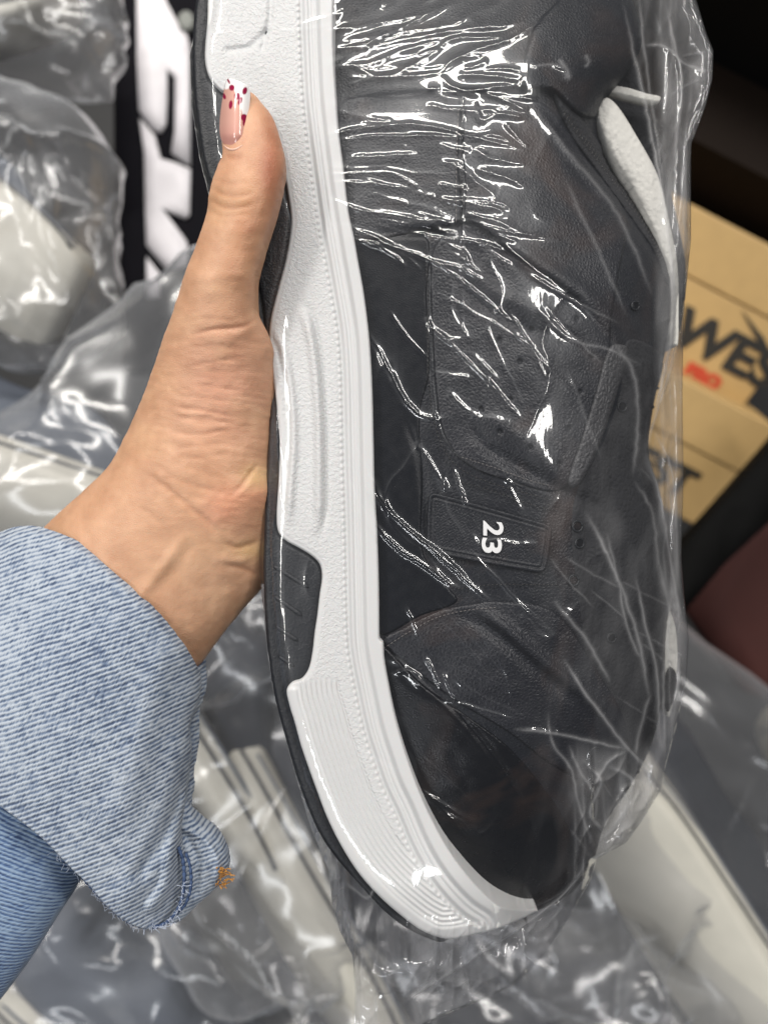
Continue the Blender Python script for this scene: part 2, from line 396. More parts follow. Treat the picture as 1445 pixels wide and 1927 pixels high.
panel('toe_cap', [(690, 1195), (722, 1212), (790, 1283), (860, 1334), (950, 1400), (1020, 1480), (1070, 1560), (1085, 1640), (1050, 1685), (967, 1716), (880, 1690), (800, 1580), (740, 1440), (705, 1300)], .0006, M_toe)
panel('folded_leather_edge', [(1148, 652), (1180, 655), (1160, 740), (1130, 830), (1098, 900), (1078, 918), (1068, 905), (1092, 830), (1120, 740)], .0022, M_strip, 3, 8)
panel('eyelet_facing', [(1180, 640), (1245, 670), (1222, 780), (1216, 855), (1236, 925), (1253, 1014), (1256, 1100), (1247, 1200), (1244, 1300), (1215, 1395), (1160, 1440), (1110, 1300), (1090, 1150), (1075, 1020), (1082, 930), (1130, 840), (1165, 740)], .0004, M_fuzz)
panel('collar_edge', [(1040, 172), (1062, 185), (1110, 245), (1172, 340), (1225, 415), (1258, 475), (1266, 530), (1255, 535), (1235, 480), (1195, 420), (1130, 330), (1075, 255)], .0020, M_fuzz, 3, 9)
panel('tongue', [(985, 160), (1000, 60), (1040, 10), (1100, -40), (1170, -30), (1206, 69), (1184, 127), (1140, 182), (1126, 218), (1085, 212), (1040, 172)], .0040, M_black, 4, 12)
# stitches: short raised threads
def stitches(name, pts, mat, step=9, ln=6, rad=.9, off=.0012, skew=0.0):
    c = spl(pts, 1.0); L = np.concatenate([[0], np.cumsum(np.linalg.norm(np.diff(c, axis=0), axis=1))]); g = []
    k = 0.0
    while k < L[-1] - ln:
        i = np.searchsorted(L, k); j = min(np.searchsorted(L, k + ln), len(c) - 1)
        a, b = c[i], c[j]; t = (b - a) / (np.linalg.norm(b - a) + 1e-9); nrm = np.array([-t[1], t[0]])
        q = np.array([a - nrm * skew, (a + b) / 2, b + nrm * skew]); z = upper_z(q[:, 0], q[:, 1]) + off + np.array([-.0003, .0002, -.0003])
        g.append(tube(None, P(q[:, 0], q[:, 1], z), rad * S, None, n=5)); k += step
    v, f = join_geo(g); return SP(mk(name, v, f, mat))
stitches('stitching', [(800, 470), (806, 560), (806, 700), (816, 790), (845, 862), (900, 900), (1040, 942)], M_trim, off=.0014)
stitches('stitching', [(862, 205), (859, 300), (858, 420)], M_thread, 9, 6, .6, .0014)
stitches('stitching', [(728, 1216), (765, 1192), (822, 1162), (882, 1148), (935, 1143)], M_thread, 8, 5, .55, .0014)
stitches('stitching', [(1060, 212), (1120, 292), (1180, 372), (1228, 445), (1246, 490)], M_trim, 8, 5, .9, .0026, 5)
stitches('stitching', [(868, 860), (930, 880), (1000, 905), (1040, 915)], M_thread, 8, 5, .5, .0014)
stitches('stitching', [(860, 905), (930, 925), (1000, 950), (1050, 962)], M_trim, 8, 5, .8, .0008)
stitches('stitching', [(860, 1108), (930, 1100), (1000, 1100), (1050, 1100)], M_trim, 8, 5, .8, .0008)
# size patch
PT = [(806, 938), (812, 929), (822, 928), (1022, 984), (1034, 990), (1038, 1000), (1028, 1066), (1022, 1075), (1010, 1077), (818, 1042), (806, 1036), (803, 1026)]
def patch_plane(X, Y):
    q = np.array([(806, 930), (1036, 990), (1024, 1076), (805, 1036), (920, 1005)], float); A = np.c_[q, np.ones(5)]; c, *_ = np.linalg.lstsq(A, upper_z(q[:, 0], q[:, 1]), rcond=None)
    return c[0] * X + c[1] * Y + c[2] + .0012
PPO = spl(PT, 3, True)
def patchz(X, Y):
    d = pdist(X, Y, PPO, True); z = patch_plane(X, Y) + .0008
    z = z - .0006 * np.exp(-((d - 9) / 2.2)**2) - .0004 * sm((d - 12) / 3)
    st = (np.sin(X * .95 + Y * .25) * np.sin(Y * .95 - X * .25)) * sm((d - 14) / 2)
    return z + .00016 * st
pt = SP(solid('size_patch', PPO, 2.0, patchz, lambda X, Y, z: z - .0025, M_black, rim=3))
rimc = PPO; tubez = P(rimc[:, 0], rimc[:, 1], patch_plane(rimc[:, 0], rimc[:, 1]) + .0004)
def text_geo(body, size, bold=0.0, ext=0.0):
    cu = bpy.data.curves.new('txt', 'FONT'); cu.body = body; cu.size = size; cu.offset = bold; cu.extrude = ext; cu.resolution_u = 6
    o = bpy.data.objects.new('txt', cu); me = bpy.data.meshes.new_from_object(o)
    v = np.array([x.co[:] for x in me.vertices]); f = [tuple(p.vertices) for p in me.polygons]
    bpy.data.objects.remove(o); bpy.data.curves.remove(cu); bpy.data.meshes.remove(me); return v, f
def place_digit(ch, cx, cy, hpx, wpx):
    v, f = text_geo(ch, 1.0, .022, .02)
    lo, hi = v.min(0), v.max(0); u = (v[:, 0] - lo[0]) / (hi[0] - lo[0]) - .5; t = (v[:, 1] - lo[1]) / (hi[1] - lo[1]) - .5
    X = cx + t * hpx; Y = cy + u * wpx + t * 3          # glyph top faces right: read with the head tilted clockwise
    z = patch_plane(X, Y) + .0006 + (v[:, 2] > 0) * .0006
    return P(X, Y, z), f
v, f = join_geo([place_digit('2', 928, 995, 38, 28), place_digit('3', 925, 1027, 38, 28)])
SP(mk('number_print', v, f, M_digit, smooth=False)); 
# eyelets
for a, b, r in [(1195, 575, 7), (1170, 765, 8), (1086, 990, 9), (1090, 1022, 8), (1079, 1092, 9), (1150, 1200, 8), (1130, 1340, 8), (1122, 1420, 13)]:
    th = np.linspace(0, 2 * math.pi, 19); X = a + r * np.cos(th); Y = b + r * 1.1 * np.sin(th)
    SP(tube('eyelet', P(X, Y, upper_z(X, Y) + .0006), 2.0 * S, M_rubber, n=7))
    SP(solid('eyelet_hole', np.c_[X[:-1], Y[:-1]], 4, lambda x, y: upper_z(x, y) + .0006, lambda x, y, z: z - .002, M_toe))
# inner far-side lining and pale fleece edge of the far collar
SP(solid('inner_lining', spl([(1100, 230), (1139, 150), (1190, 120), (1215, 190), (1245, 300), (1275, 420), (1290, 520), (1270, 640), (1230, 620), (1200, 420), (1140, 300)], 6, True), 8, lambda X, Y: -.046 + .004 * fbm(X / 30, Y / 40, 5), -.054, M_fuzz))
FE = spl([(1124, 216), (1139, 184), (1160, 198), (1195, 252), (1236, 328), (1256, 405), (1274, 500), (1276, 600), (1274, 650), (1266, 645), (1268, 540), (1240, 455), (1195, 360), (1150, 285)], 5, True)
FI = Inflate(FE, 3)
SP(solid('fleece_collar', FE, 3, lambda X, Y: -.028 + .45 * S * FI(X, Y) + .0007 * (fbm(X / 6, Y / 9, 2) - .5), -.0465, M_tufts))
FE2 = spl([(1130, 160), (1175, 164), (1220, 177), (1242, 182), (1240, 190), (1215, 187), (1160, 173)], 5, True)
SP(solid('fleece_collar', FE2, 3, lambda X, Y: -.036 + .0006 * fbm(X / 7, Y / 7, 2), -.040, M_tufts))
FE3 = spl([(1258, 1150), (1270, 1180), (1274, 1240), (1268, 1300), (1258, 1350), (1250, 1320), (1242, 1270), (1248, 1200)], 5, True)
SP(solid('lace_stay', FE3, 4, lambda X, Y: -.037 + .001 * fbm(X / 10, Y / 10, 2), -.042, M_tufts))
SP(solid('lace_slot', spl([(1262, 1256), (1272, 1270), (1268, 1310), (1256, 1340), (1250, 1315), (1252, 1275)], 3, True), 3, lambda X, Y: -.0353 + 0 * X, -.0365, M_toe))

# ---- midsole
ML = [(520, -75), (440, -68), (405, -45), (393, -10), (391, 35), (386, 107), (392, 140), (405, 160), (421, 173), (452, 182), (482, 200), (508, 232), (524, 270), (532, 310), (541, 360), (548, 408), (547, 436), (539, 484), (521, 554), (510, 600), (507, 640), (512, 692), (521, 761), (527, 831), (525, 900), (521, 969), (524, 1000), (538, 1017), (563, 1031), (587, 1046), (602, 1062), (606, 1085), (602, 1116), (597, 1158), (592, 1192), (588, 1227), (581, 1258), (568, 1277), (550, 1284), (540, 1297), (544, 1323), (555, 1360), (568, 1407), (594, 1481), (616, 1539), (643, 1593), (675, 1643), (715, 1688), (756, 1724), (792, 1750), (830, 1765), (860, 1766), (900, 1757), (940, 1746), (978, 1731), (1012, 1714)]
MR = [(627, -75), (627, 0), (628, 104), (632, 173), (637, 242), (646, 311), (656, 398), (667, 450), (673, 485), (684, 547), (693, 616), (698, 675), (701, 744), (703, 831), (705, 917), (710, 1004), (713, 1100), (714, 1192), (715, 1203), (721, 1209), (723, 1237), (730, 1279), (744, 1348), (760, 1405), (774, 1447), (790, 1490), (810, 1535), (841, 1593), (873, 1638), (904, 1674), (934, 1701), (958, 1709), (985, 1711), (1008, 1709)]
MLc = spl(ML, 4); MRc = spl(MR, 4); MPOLY = np.vstack([MLc, MRc[::-1]])
dot = spl([(566, -75), (566, 0), (573, 173), (580, 242), (589, 311), (601, 398), (615, 480), (628, 554), (639, 623), (644, 692), (646, 761), (648, 865), (651, 969), (653, 1073), (654, 1123), (658, 1220), (675, 1313), (689, 1376), (706, 1430), (724, 1481), (747, 1530), (774, 1593), (800, 1640), (830, 1681), (868, 1720), (900, 1742)], 6)
ridge1 = spl([(563, 571), (580, 588), (594, 640), (602, 700), (608, 796), (609, 900), (608, 969), (601, 1010)], 6)
ridge2 = spl([(511, 619), (528, 665), (542, 744), (546, 831), (540, 917), (536, 990)], 6)
toe_edge = spl([(540, 1297), (544, 1323), (555, 1360), (568, 1407), (594, 1481), (616, 1539), (643, 1593), (675, 1643), (715, 1688), (756, 1724), (792, 1750), (830, 1765), (900, 1755)], 6)
def mid_parts(X, Y):
    d, sd, t = pdist(X, Y, dot, want='dst')     # travel downwards: left of travel = +x
    return d * np.where(sd < 0, 1, -1), t
def midz(X, Y):
    z = .0006 + 0 * X
    q, t = mid_parts(X, Y)
    z = z - .0007 * np.exp(-((q) / 3.0)**2)                       # first groove
    z = z + .0008 * sm((q - 3) / 6) - .0008 * np.exp(-((q - 16) / 3.2)**2) - .0005 * np.exp(-((q - 27) / 3)**2)
    z = z + .0014 * sm((q - 28) / 10)
    beads = np.sin(t * 1830 * 2 * math.pi / 12.5)                 # moulded dashes beside the groove
    z = z + .00036 * np.exp(-((q + 5.5) / 2.6)**2) * sm(beads * 2 + .6 + 1.5 * (vn(t * 160, 0 * t, 4) - .5))
    # toe ribs
    e = pdist(X, Y, toe_edge, far=200)
    rib = sm((Y - 1275) / 14) * (e > 22) * (e < 98) * (q < -8)
    z = z + .00042 * np.sin((e - 22) * 2 * math.pi / 9.5) * rib
    z = z + .0006 * sm((22 - e) / 6) * sm((Y - 1290) / 10)
    # arch ridges
    d1, s1, t1 = pdist(X, Y, ridge1, want='dst'); d2, s2, t2 = pdist(X, Y, ridge2, want='dst')
    q1 = d1 * np.where(s1 < 0, 1, -1); q2 = d2 * np.where(s2 < 0, 1, -1)
    span1 = np.clip(np.minimum(t1, 1 - t1) * 8, 0, 1); span2 = np.clip(np.minimum(t2, 1 - t2) * 8, 0, 1)
    z = z + .0017 * np.exp(-((q1 + 9) / 9)**2) * span1 - .0010 * np.exp(-((q1 - 5) / 5)**2) * span1
    z = z + .0014 * np.exp(-((q2 - 7) / 8)**2) * span2 - .0007 * np.exp(-((q2 + 4) / 5)**2) * span2
    # heel pad shapes
    hp = pdist(X, Y, [(500, 60), (470, 90), (430, 95)]); z = z - .0006 * np.exp(-(hp / 6)**2)
    hp = pdist(X, Y, [(512, -60), (508, 40), (494, 90)]); z = z - .0009 * np.exp(-(hp / 6)**2)
    z = z - .010 * sm((Y - 1640) / 260) ** 1.2 * 1.0 - .004 * sm((X - 840) / 130) - .016 * sm((X - 925) / 90)
    return z
def midtex(X, Y):
    q, t = mid_parts(X, Y); e = pdist(X, Y, toe_edge, far=200)
    a = sm((-q - 8) / 3) * (1 - sm((Y - 1270) / 20) * (e < 98)); edge = pdist(X, Y, MLc)
    return a * sm((edge - 6) / 6) + .03
SP(solid('midsole', MPOLY, 2.6, midz, -.081, M_foam, attrs={'tex': midtex}, rim=5))
# ---- outsole
OL = [(600, -110), (500, -115), (430, -100), (392, -62), (372, -10), (364, 60), (364, 150), (372, 230), (388, 320), (420, 400), (458, 470), (482, 530), (495, 600), (503, 700), (506, 800), (504, 850), (500, 930), (498, 1000), (496, 1060), (497, 1106), (500, 1171), (507, 1244), (519, 1317), (536, 1382), (558, 1458), (580, 1521), (603, 1571), (630, 1611), (661, 1647), (693, 1683), (722, 1713), (758, 1742), (796, 1762), (835, 1772)]
OPOLY = spl(OL + [(860, 1740), (760, 1690), (680, 1560), (640, 1420), (640, 1200), (630, 800), (590, 400), (560, 100)], 5, True)
def outz(X, Y):
    z = -.0008 - .010 * sm((Y - 1640) / 260)**1.2
    # depression lip next to the foam and faint wear
    d = pdist(X, Y, MLc, far=200); z = z - .0008 * np.exp(-(d / 5)**2)
    return z + .0003 * fbm(X / 12, Y / 12, 4)
outs = SP(solid('outsole', OPOLY, 4, outz, -.0825, M_rubber, rim=9))
for a, b in [((514, 1064), (581, 1106)), ((516, 1121), (569, 1159)), ((519, 1178), (561, 1206)), ((524, 1234), (554, 1254))]:
    q = spl([a, ((a[0]+b[0])/2, (a[1]+b[1])/2), b], 6); r = np.full(len(q), 4.2 * S); r[0] = r[-1] = 1.5 * S
    o = tube('tread_bar', P(q[:, 0], q[:, 1], outz(q[:, 0], q[:, 1]) - .0001), r, M_rubber, n=8); SP(o)

# ================================================================ PERSON
person = empty('person', tuple(P(200, 1300, -.016)))
props(person, 'person in a blue denim jacket holding the bagged sneaker, nail painted with dots', 'person')
def PP(o):
    o.parent = person; o.matrix_parent_inverse = Matrix.Translation(person.location).inverted(); return o
HC = [(418, 290), (415, 240), (422, 205), (440, 180), (470, 171), (494, 194), (514, 221), (528, 263), (535, 294), (534, 329), (525, 374), (508, 432), (487, 498), (479, 540), (483, 585), (500, 620), (515, 660), (520, 720), (522, 820), (521, 920), (518, 1010), (508, 1080), (490, 1108), (460, 1142), (420, 1190), (374, 1252), (310, 1340), (230, 1450), (120, 1600), (0, 1760), (-100, 1850), (-260, 1700), (-330, 1550), (-180, 1300), (-60, 1150), (20, 1062), (85, 990), (110, 965), (160, 920), (205, 875), (235, 820), (262, 760), (285, 700), (305, 640), (327, 580), (345, 520), (353, 500), (366, 467), (380, 426), (389, 395), (393, 363), (401, 332), (411, 306)]
HPOLY = spl(HC, 5, True); HI = Inflate(HPOLY, 5)
def hzc(X, Y): return np.interp(Y, [150, 430, 520, 600, 700, 800, 1000, 1300, 2000], [.0110, .0105, .0085, .003, -.005, -.010, -.014, -.017, -.03])
def hflat(Y): return np.interp(Y, [150, 500, 700, 900, 1100, 1400], [.90, .88, .85, .74, .62, .6])
def hz(X, Y):
    return hzc(X, Y) + S * HI(X, Y) * hflat(Y)
V, F = tri2d(HPOLY, 5)
r = S * HI(V[:, 0], V[:, 1]) * hflat(V[:, 1]); zc = hzc(V[:, 0], V[:, 1])
A = P(V[:, 0], V[:, 1], zc + r); B = A.copy(); B[:, 2] = zc - r * np.interp(V[:, 1], [150, 550, 750, 1100], [.85, .9, 1.3, 1.1])
n = len(A); E = bedges(F); a, b = E[:, 0], E[:, 1]
geo = [(np.vstack([A, B]), [tuple(x) for x in np.vstack([F, F[:, ::-1] + n, np.stack([b, a, a + n], 1), np.stack([b, a + n, b + n], 1)])])]
def blobchain(pts, rad):
    """closed capsule chain for the hidden palm and fingers"""
    pts = np.array(pts); m = 40; t = np.linspace(0, len(pts) - 1, m)
    q = spl(pts, .004) if False else np.stack([np.interp(t, range(len(pts)), pts[:, k]) for k in range(3)], 1)
    for _ in range(6): q[1:-1] = (q[:-2] + 2 * q[1:-1] + q[2:]) / 4
    rr = np.interp(t, range(len(pts)), rad); 
    tip = np.linspace(0, 1, 5)[::-1]
    d = q[-1] - q[-2]; d /= np.linalg.norm(d)
    ext = [q[-1] + d * rr[-1] * math.sin(k) for k in (.4, .8, 1.2, 1.5)]; er = [rr[-1] * math.cos(k) for k in (.4, .8, 1.2, 1.5)]
    return tube(None, np.vstack([q, ext]), np.concatenate([rr, er]), None, n=16)
for py, ln, rad in [(690, 1.0, .0080), (790, 1.12, .0083), (890, 1.02, .0080), (985, .80, .0070)]:
    w0 = P(330, 1020, -.022); k1 = P(455, py, -.040); yy = k1[1]
    k1[0] = min(k1[0], -.0535)
    pts = [w0, (w0 + k1) / 2, k1, (-.052, yy, -.068), (-.047, yy + .001, -.089), (-.028, yy + .003, -.0975), (-.028 + .030 * ln, yy + .006, -.099), (-.028 + .050 * ln, yy + .008, -.0965)]
    geo.append(blobchain(pts, [.012, .012, .0112, rad + .0012, rad + .0006, rad, rad * .93, rad * .8]))
hv, hf = join_geo(geo)
tmp = mk('tmp_hand', hv, hf, M_skin)
md = tmp.modifiers.new('r', 'REMESH'); md.mode = 'VOXEL'; md.voxel_size = .00062
md2 = tmp.modifiers.new('s', 'SMOOTH'); md2.factor = .5; md2.iterations = 5
dg = bpy.context.evaluated_depsgraph_get(); me = bpy.data.meshes.new_from_object(tmp.evaluated_get(dg))
bpy.data.objects.remove(tmp)
nv = len(me.vertices); co = np.empty(nv * 3, np.float32); me.vertices.foreach_get('co', co); co = co.reshape(-1, 3).astype(float)
no = np.empty(nv * 3, np.float32); me.vertices.foreach_get('normal', no); no = no.reshape(-1, 3)
X, Y = toPx(co); front = sm((no[:, 2] - .05) / .35) * sm((co[:, 2] - hzc(X, Y) + .004) / .004)
dz = np.zeros(nv); dark = np.zeros(nv)
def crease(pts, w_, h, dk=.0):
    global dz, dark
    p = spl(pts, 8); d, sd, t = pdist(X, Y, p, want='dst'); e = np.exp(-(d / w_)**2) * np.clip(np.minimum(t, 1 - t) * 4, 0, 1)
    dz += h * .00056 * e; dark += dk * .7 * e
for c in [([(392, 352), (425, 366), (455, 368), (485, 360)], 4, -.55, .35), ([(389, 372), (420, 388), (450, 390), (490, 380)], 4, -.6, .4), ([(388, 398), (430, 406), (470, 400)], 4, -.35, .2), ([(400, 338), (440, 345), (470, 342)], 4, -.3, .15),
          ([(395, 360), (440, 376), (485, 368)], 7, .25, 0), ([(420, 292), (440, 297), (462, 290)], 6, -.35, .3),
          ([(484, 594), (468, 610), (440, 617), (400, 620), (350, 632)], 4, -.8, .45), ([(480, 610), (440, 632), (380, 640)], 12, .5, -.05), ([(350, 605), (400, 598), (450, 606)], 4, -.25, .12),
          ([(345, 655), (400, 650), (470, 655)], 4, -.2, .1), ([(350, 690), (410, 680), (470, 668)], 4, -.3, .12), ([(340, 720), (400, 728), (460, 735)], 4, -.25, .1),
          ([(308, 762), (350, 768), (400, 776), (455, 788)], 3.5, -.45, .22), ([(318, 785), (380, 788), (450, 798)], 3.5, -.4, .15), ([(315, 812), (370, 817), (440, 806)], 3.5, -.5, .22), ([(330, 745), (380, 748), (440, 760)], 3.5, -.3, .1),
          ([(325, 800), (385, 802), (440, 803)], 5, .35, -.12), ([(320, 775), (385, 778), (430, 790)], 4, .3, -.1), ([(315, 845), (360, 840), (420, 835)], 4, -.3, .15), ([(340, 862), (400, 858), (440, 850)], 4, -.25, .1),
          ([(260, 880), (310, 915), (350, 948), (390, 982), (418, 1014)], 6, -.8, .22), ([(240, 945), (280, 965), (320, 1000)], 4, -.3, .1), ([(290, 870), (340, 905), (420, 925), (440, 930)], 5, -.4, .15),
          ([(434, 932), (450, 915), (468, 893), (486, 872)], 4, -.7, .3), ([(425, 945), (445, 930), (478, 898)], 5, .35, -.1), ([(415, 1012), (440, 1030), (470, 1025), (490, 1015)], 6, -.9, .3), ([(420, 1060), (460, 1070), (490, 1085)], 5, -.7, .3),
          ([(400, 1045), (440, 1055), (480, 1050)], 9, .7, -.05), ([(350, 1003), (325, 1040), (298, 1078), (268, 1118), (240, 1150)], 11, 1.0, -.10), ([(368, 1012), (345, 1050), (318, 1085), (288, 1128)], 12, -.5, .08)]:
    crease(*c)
dz += .0016 * np.exp(-(((X - 438) / 42)**2 + ((Y - 962) / 42)**2)) + .0016 * np.exp(-(((X - 480) / 45)**2 + ((Y - 925) / 30)**2))
dz += .00022 * (ridged(X / 40 + Y / 60, Y / 7 - X / 40, 9) - .5) * sm((Y - 600) / 60) * sm((X - 250) / 60) * (1 - sm((Y - 950) / 100)) + .0004 * (fbm(X / 30, Y / 22, 15) - .5) + .0002 * (fbm(X / 12, Y / 12, 19) - .5)
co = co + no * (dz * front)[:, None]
me.vertices.foreach_set('co', co.astype(np.float32).ravel())
base = np.array([.50, .290, .178]) * np.ones((nv, 3))
def tint(mask, c, k):
    global base
    base = base * (1 - (mask * k)[:, None]) + np.array(c) * (mask * k)[:, None]
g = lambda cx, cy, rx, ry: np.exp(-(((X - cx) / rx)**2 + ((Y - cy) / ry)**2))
tint(g(430, 955, 44, 40), (.66, .27, .18), .5); tint(g(480, 940, 30, 22), (.72, .30, .18), .5)
tint(g(478, 895, 26, 22), (.66, .46, .22), .6); tint(g(470, 1035, 35, 16), (.62, .44, .20), .6)
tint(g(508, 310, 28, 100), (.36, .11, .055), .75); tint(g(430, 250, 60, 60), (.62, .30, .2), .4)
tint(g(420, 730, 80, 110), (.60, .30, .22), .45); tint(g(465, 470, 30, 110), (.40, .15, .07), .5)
tint(g(440, 380, 60, 28), (.46, .27, .13), .35); tint(g(400, 1080, 90, 80), (.52, .33, .22), .4)
tint(sm((fbm(X / 60, Y / 60, 31) - .45) * 4) * .6, (.62, .40, .24), .4)
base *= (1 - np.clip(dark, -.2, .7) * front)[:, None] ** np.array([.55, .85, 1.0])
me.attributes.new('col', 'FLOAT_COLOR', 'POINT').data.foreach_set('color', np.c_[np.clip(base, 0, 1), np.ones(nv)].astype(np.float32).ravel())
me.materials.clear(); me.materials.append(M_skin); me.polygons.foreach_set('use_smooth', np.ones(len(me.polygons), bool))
hand = bpy.data.objects.new('hand', me); SC.collection.objects.link(hand); PP(hand)
# thumbnail: long, rounded, pink with a white flame tip and berry drops
NO = spl([(425, 153), (431, 147), (440, 149), (458, 156), (468, 163), (471, 175), (470, 205), (467, 232), (463, 252), (456, 268), (444, 277), (432, 277), (421, 271), (415, 259), (413, 238), (415, 210), (419, 182), (422, 166)], 2, True)
zt = float(hz(np.array([445.]), np.array([245.]))[0])
def nailz(X, Y):
    xc = 446 + (Y - 240) * -.03
    return zt + .0013 - .0052 * ((X - xc) / 32)**2 - .0009 * sm((215 - Y) / 80) - .0014 * sm((Y - 250) / 30) 
wedge = spl([(424, 168), (438, 165), (447, 185), (455, 208), (462, 232), (466, 238), (469, 232), (472, 205), (474, 160), (430, 140), (420, 155)], 4, True)
drops = [(436.5, 165, 4.8, 5.2, 0), (461, 171, 4, 6.5, -.3), (447, 181, 5.5, 6, 0), (452, 190, 3.2, 7, -.35), (422, 181, 2.8, 5.5, .35), (434.5, 197, 3.2, 7.5, -.12), (459.5, 221, 5.4, 6, 0), (460, 230, 2.8, 7, 0), (430, 152, 1.8, 6, .5)]
def nailcol(X, Y):
    pink = np.stack([.60 - .10 * sm((Y - 225) / 50), .33 - .09 * sm((Y - 225) / 50), .27 - .07 * sm((Y - 225) / 50)], -1) if np.ndim(X) else None
    d = pdist(X, Y, wedge, True); m = inside(wedge, X, Y); k = np.clip(.5 + np.where(m, d, -d) / 2.5, 0, 1)[:, None]
    c = pink * (1 - k) + np.array([.86, .84, .84]) * k
    for a, b, rx, ry, an in drops:
        ux = (X - a) * math.cos(an) - (Y - b) * math.sin(an); uy = (X - a) * math.sin(an) + (Y - b) * math.cos(an)
        q = np.clip(1.6 - 1.3 * np.hypot(ux / rx, uy / ry), 0, 1)[:, None]; q = np.clip(q * 3, 0, 1)
        c = c * (1 - q) + np.array([.26, .005, .045]) * q
    return c
PP(solid('thumbnail', NO, 1.3, nailz, lambda X, Y, z: z - .0011, M_nail, attrs={'col': nailcol}, rim=2.0))
q = spl([(421, 273), (432, 281), (444, 281), (457, 273)], 4); PP(tube('cuticle', P(q[:, 0], q[:, 1], hz(q[:, 0], q[:, 1]) - .0001), 2.2 * S * np.sin(np.linspace(.3, 2.84, len(q))), simple('cuticle_skin', (.72, .47, .37), .4)))

# ---- denim cuff and sleeve
def tube_cloth(name, crop, domain, zc_f, fl, mat, sp=5, wr=None, th=.0012):
    I = Inflate(spl(domain, 10, True), 8); V, F = tri2d(spl(crop, 5, True), sp)
    x, y = V[:, 0], V[:, 1]; r = S * I(x, y) * fl; z = zc_f(x, y)
    bi_ = np.unique(bedges(F)); bi_ = bi_[r[bi_] < .007]; r[bi_] = 0
    A = P(x, y, z + r + (wr(x, y) if wr else 0) * np.clip(r / .006, 0, 1)); B = A.copy(); B[:, 2] = z - r * .35
    n = len(A); VV = np.vstack([A, B]); FF = np.vstack([F, F[:, ::-1] + n])
    o = mk(name, VV, FF, mat)
    # weld the two faces where the section closes (the silhouettes), leave the ends open
    import bmesh
    bm = bmesh.new(); bm.from_mesh(o.data); bm.verts.ensure_lookup_table()
    E = bedges(F); idx = set(E.ravel().tolist())
    a_, b_ = E[:, 0], E[:, 1]
    for i, j in zip(a_, b_):
        if r[i] < .004 or r[j] < .004:
            try: bm.faces.new((bm.verts[j], bm.verts[i], bm.verts[i + n], bm.verts[j + n]))
            except Exception: pass
    bm.to_mesh(o.data); bm.free()
    o.data.polygons.foreach_set('use_smooth', np.ones(len(o.data.polygons), bool))
    bm = bmesh.new(); bm.from_mesh(o.data); bmesh.ops.remove_doubles(bm, verts=bm.verts, dist=1e-6); bm.to_mesh(o.data); bm.free()
    m = o.modifiers.new('thickness', 'SOLIDIFY'); m.thickness = th; m.offset = 1
    return o
def cuffz(X, Y): return np.interp((X * -.64 + Y * .77), [700, 1200, 1500], [-.016, -.018, -.022])
def cuffwr(X, Y):
    h = .0012 * (fbm(X / 120, Y / 120, 8) - .5)
    for p, w_, a in [([(372, 1300), (350, 1400), (330, 1500), (290, 1600), (240, 1680)], 34, .0020), ([(350, 1440), (320, 1540), (262, 1640)], 16, -.0022), ([(300, 1250), (260, 1400), (230, 1520)], 30, .0010),
                     ([(345, 1500), (318, 1600), (310, 1660), (285, 1700)], 10, .0022), ([(60, 1010), (20, 1050), (-30, 1120)], 20, .0006)]:
        h = h + a * np.exp(-(pdist(X, Y, spl(p, 15)) / w_)**2)
    d = pdist(X, Y, spl([(-20, 1020), (0, 1008), (40, 995), (75, 995), (160, 1030), (230, 1090), (300, 1160), (350, 1225), (372, 1268)], 10))
    return h - .0022 * (1 - sm(d / 16))
sleeve = PP(tube_cloth('jacket_sleeve', [(-250, 1250), (-100, 1330), (20, 1440), (100, 1520), (160, 1600), (150, 1645), (105, 1718), (60, 1790), (20, 1846), (-10, 1885), (-140, 2060), (-480, 1750)],
    [(-150, 1050), (60, 1230), (240, 1480), (150, 1645), (105, 1718), (60, 1790), (20, 1846), (-10, 1885), (-200, 2130), (-600, 1750)], lambda X, Y: -.020 + 0 * X, .50, M_sleeve, 6,
    lambda X, Y: .001 * (fbm(X / 60, Y / 60, 12) - .5)))
cuff = tube_cloth('cuff', [(-22, 1022), (0, 1008), (38, 995), (75, 996), (115, 1008), (160, 1030), (230, 1090), (300, 1160), (350, 1225), (370, 1262), (373, 1290), (366, 1325), (353, 1360), (355, 1410), (345, 1500), (338, 1560), (346, 1620), (338, 1690), (318, 1730), (285, 1743), (245, 1732), (205, 1700), (165, 1655), (140, 1632), (80, 1570), (0, 1508), (-200, 1340), (-260, 1300)],
    [(110, 880), (455, 1160), (392, 1235), (371, 1264), (373, 1290), (366, 1325), (353, 1360), (355, 1410), (345, 1500), (338, 1560), (346, 1620), (340, 1700), (310, 1790), (200, 1900), (-100, 1800), (-330, 1500), (-300, 1330), (-150, 1150), (-24, 1020), (30, 960)],
    cuffz, .72, M_cuff, 4, cuffwr)
cuff.parent = sleeve
def SL(o): o.parent = sleeve; return o
CF = spl([(335, 1490), (352, 1512), (372, 1542), (400, 1562), (424, 1598), (430, 1632), (412, 1665), (375, 1700), (335, 1735), (292, 1738), (300, 1690), (322, 1640), (322, 1565)], 5, True); CFI = Inflate(CF, 4)
SL(solid('cuff_corner', CF, 3.5, lambda X, Y: -.016 + .9 * S * CFI(X, Y) + .0010 * np.exp(-(pdist(X, Y, spl([(345, 1560), (385, 1580), (410, 1620), (405, 1660)], 10)) / 6)**2) + .001 * (fbm(X / 20, Y / 20, 5) - .5) - .0012 * np.exp(-(pdist(X, Y, spl([(352, 1575), (372, 1620), (368, 1680)], 10)) / 7)**2), lambda X, Y, z: -.032 - z, M_cuff))
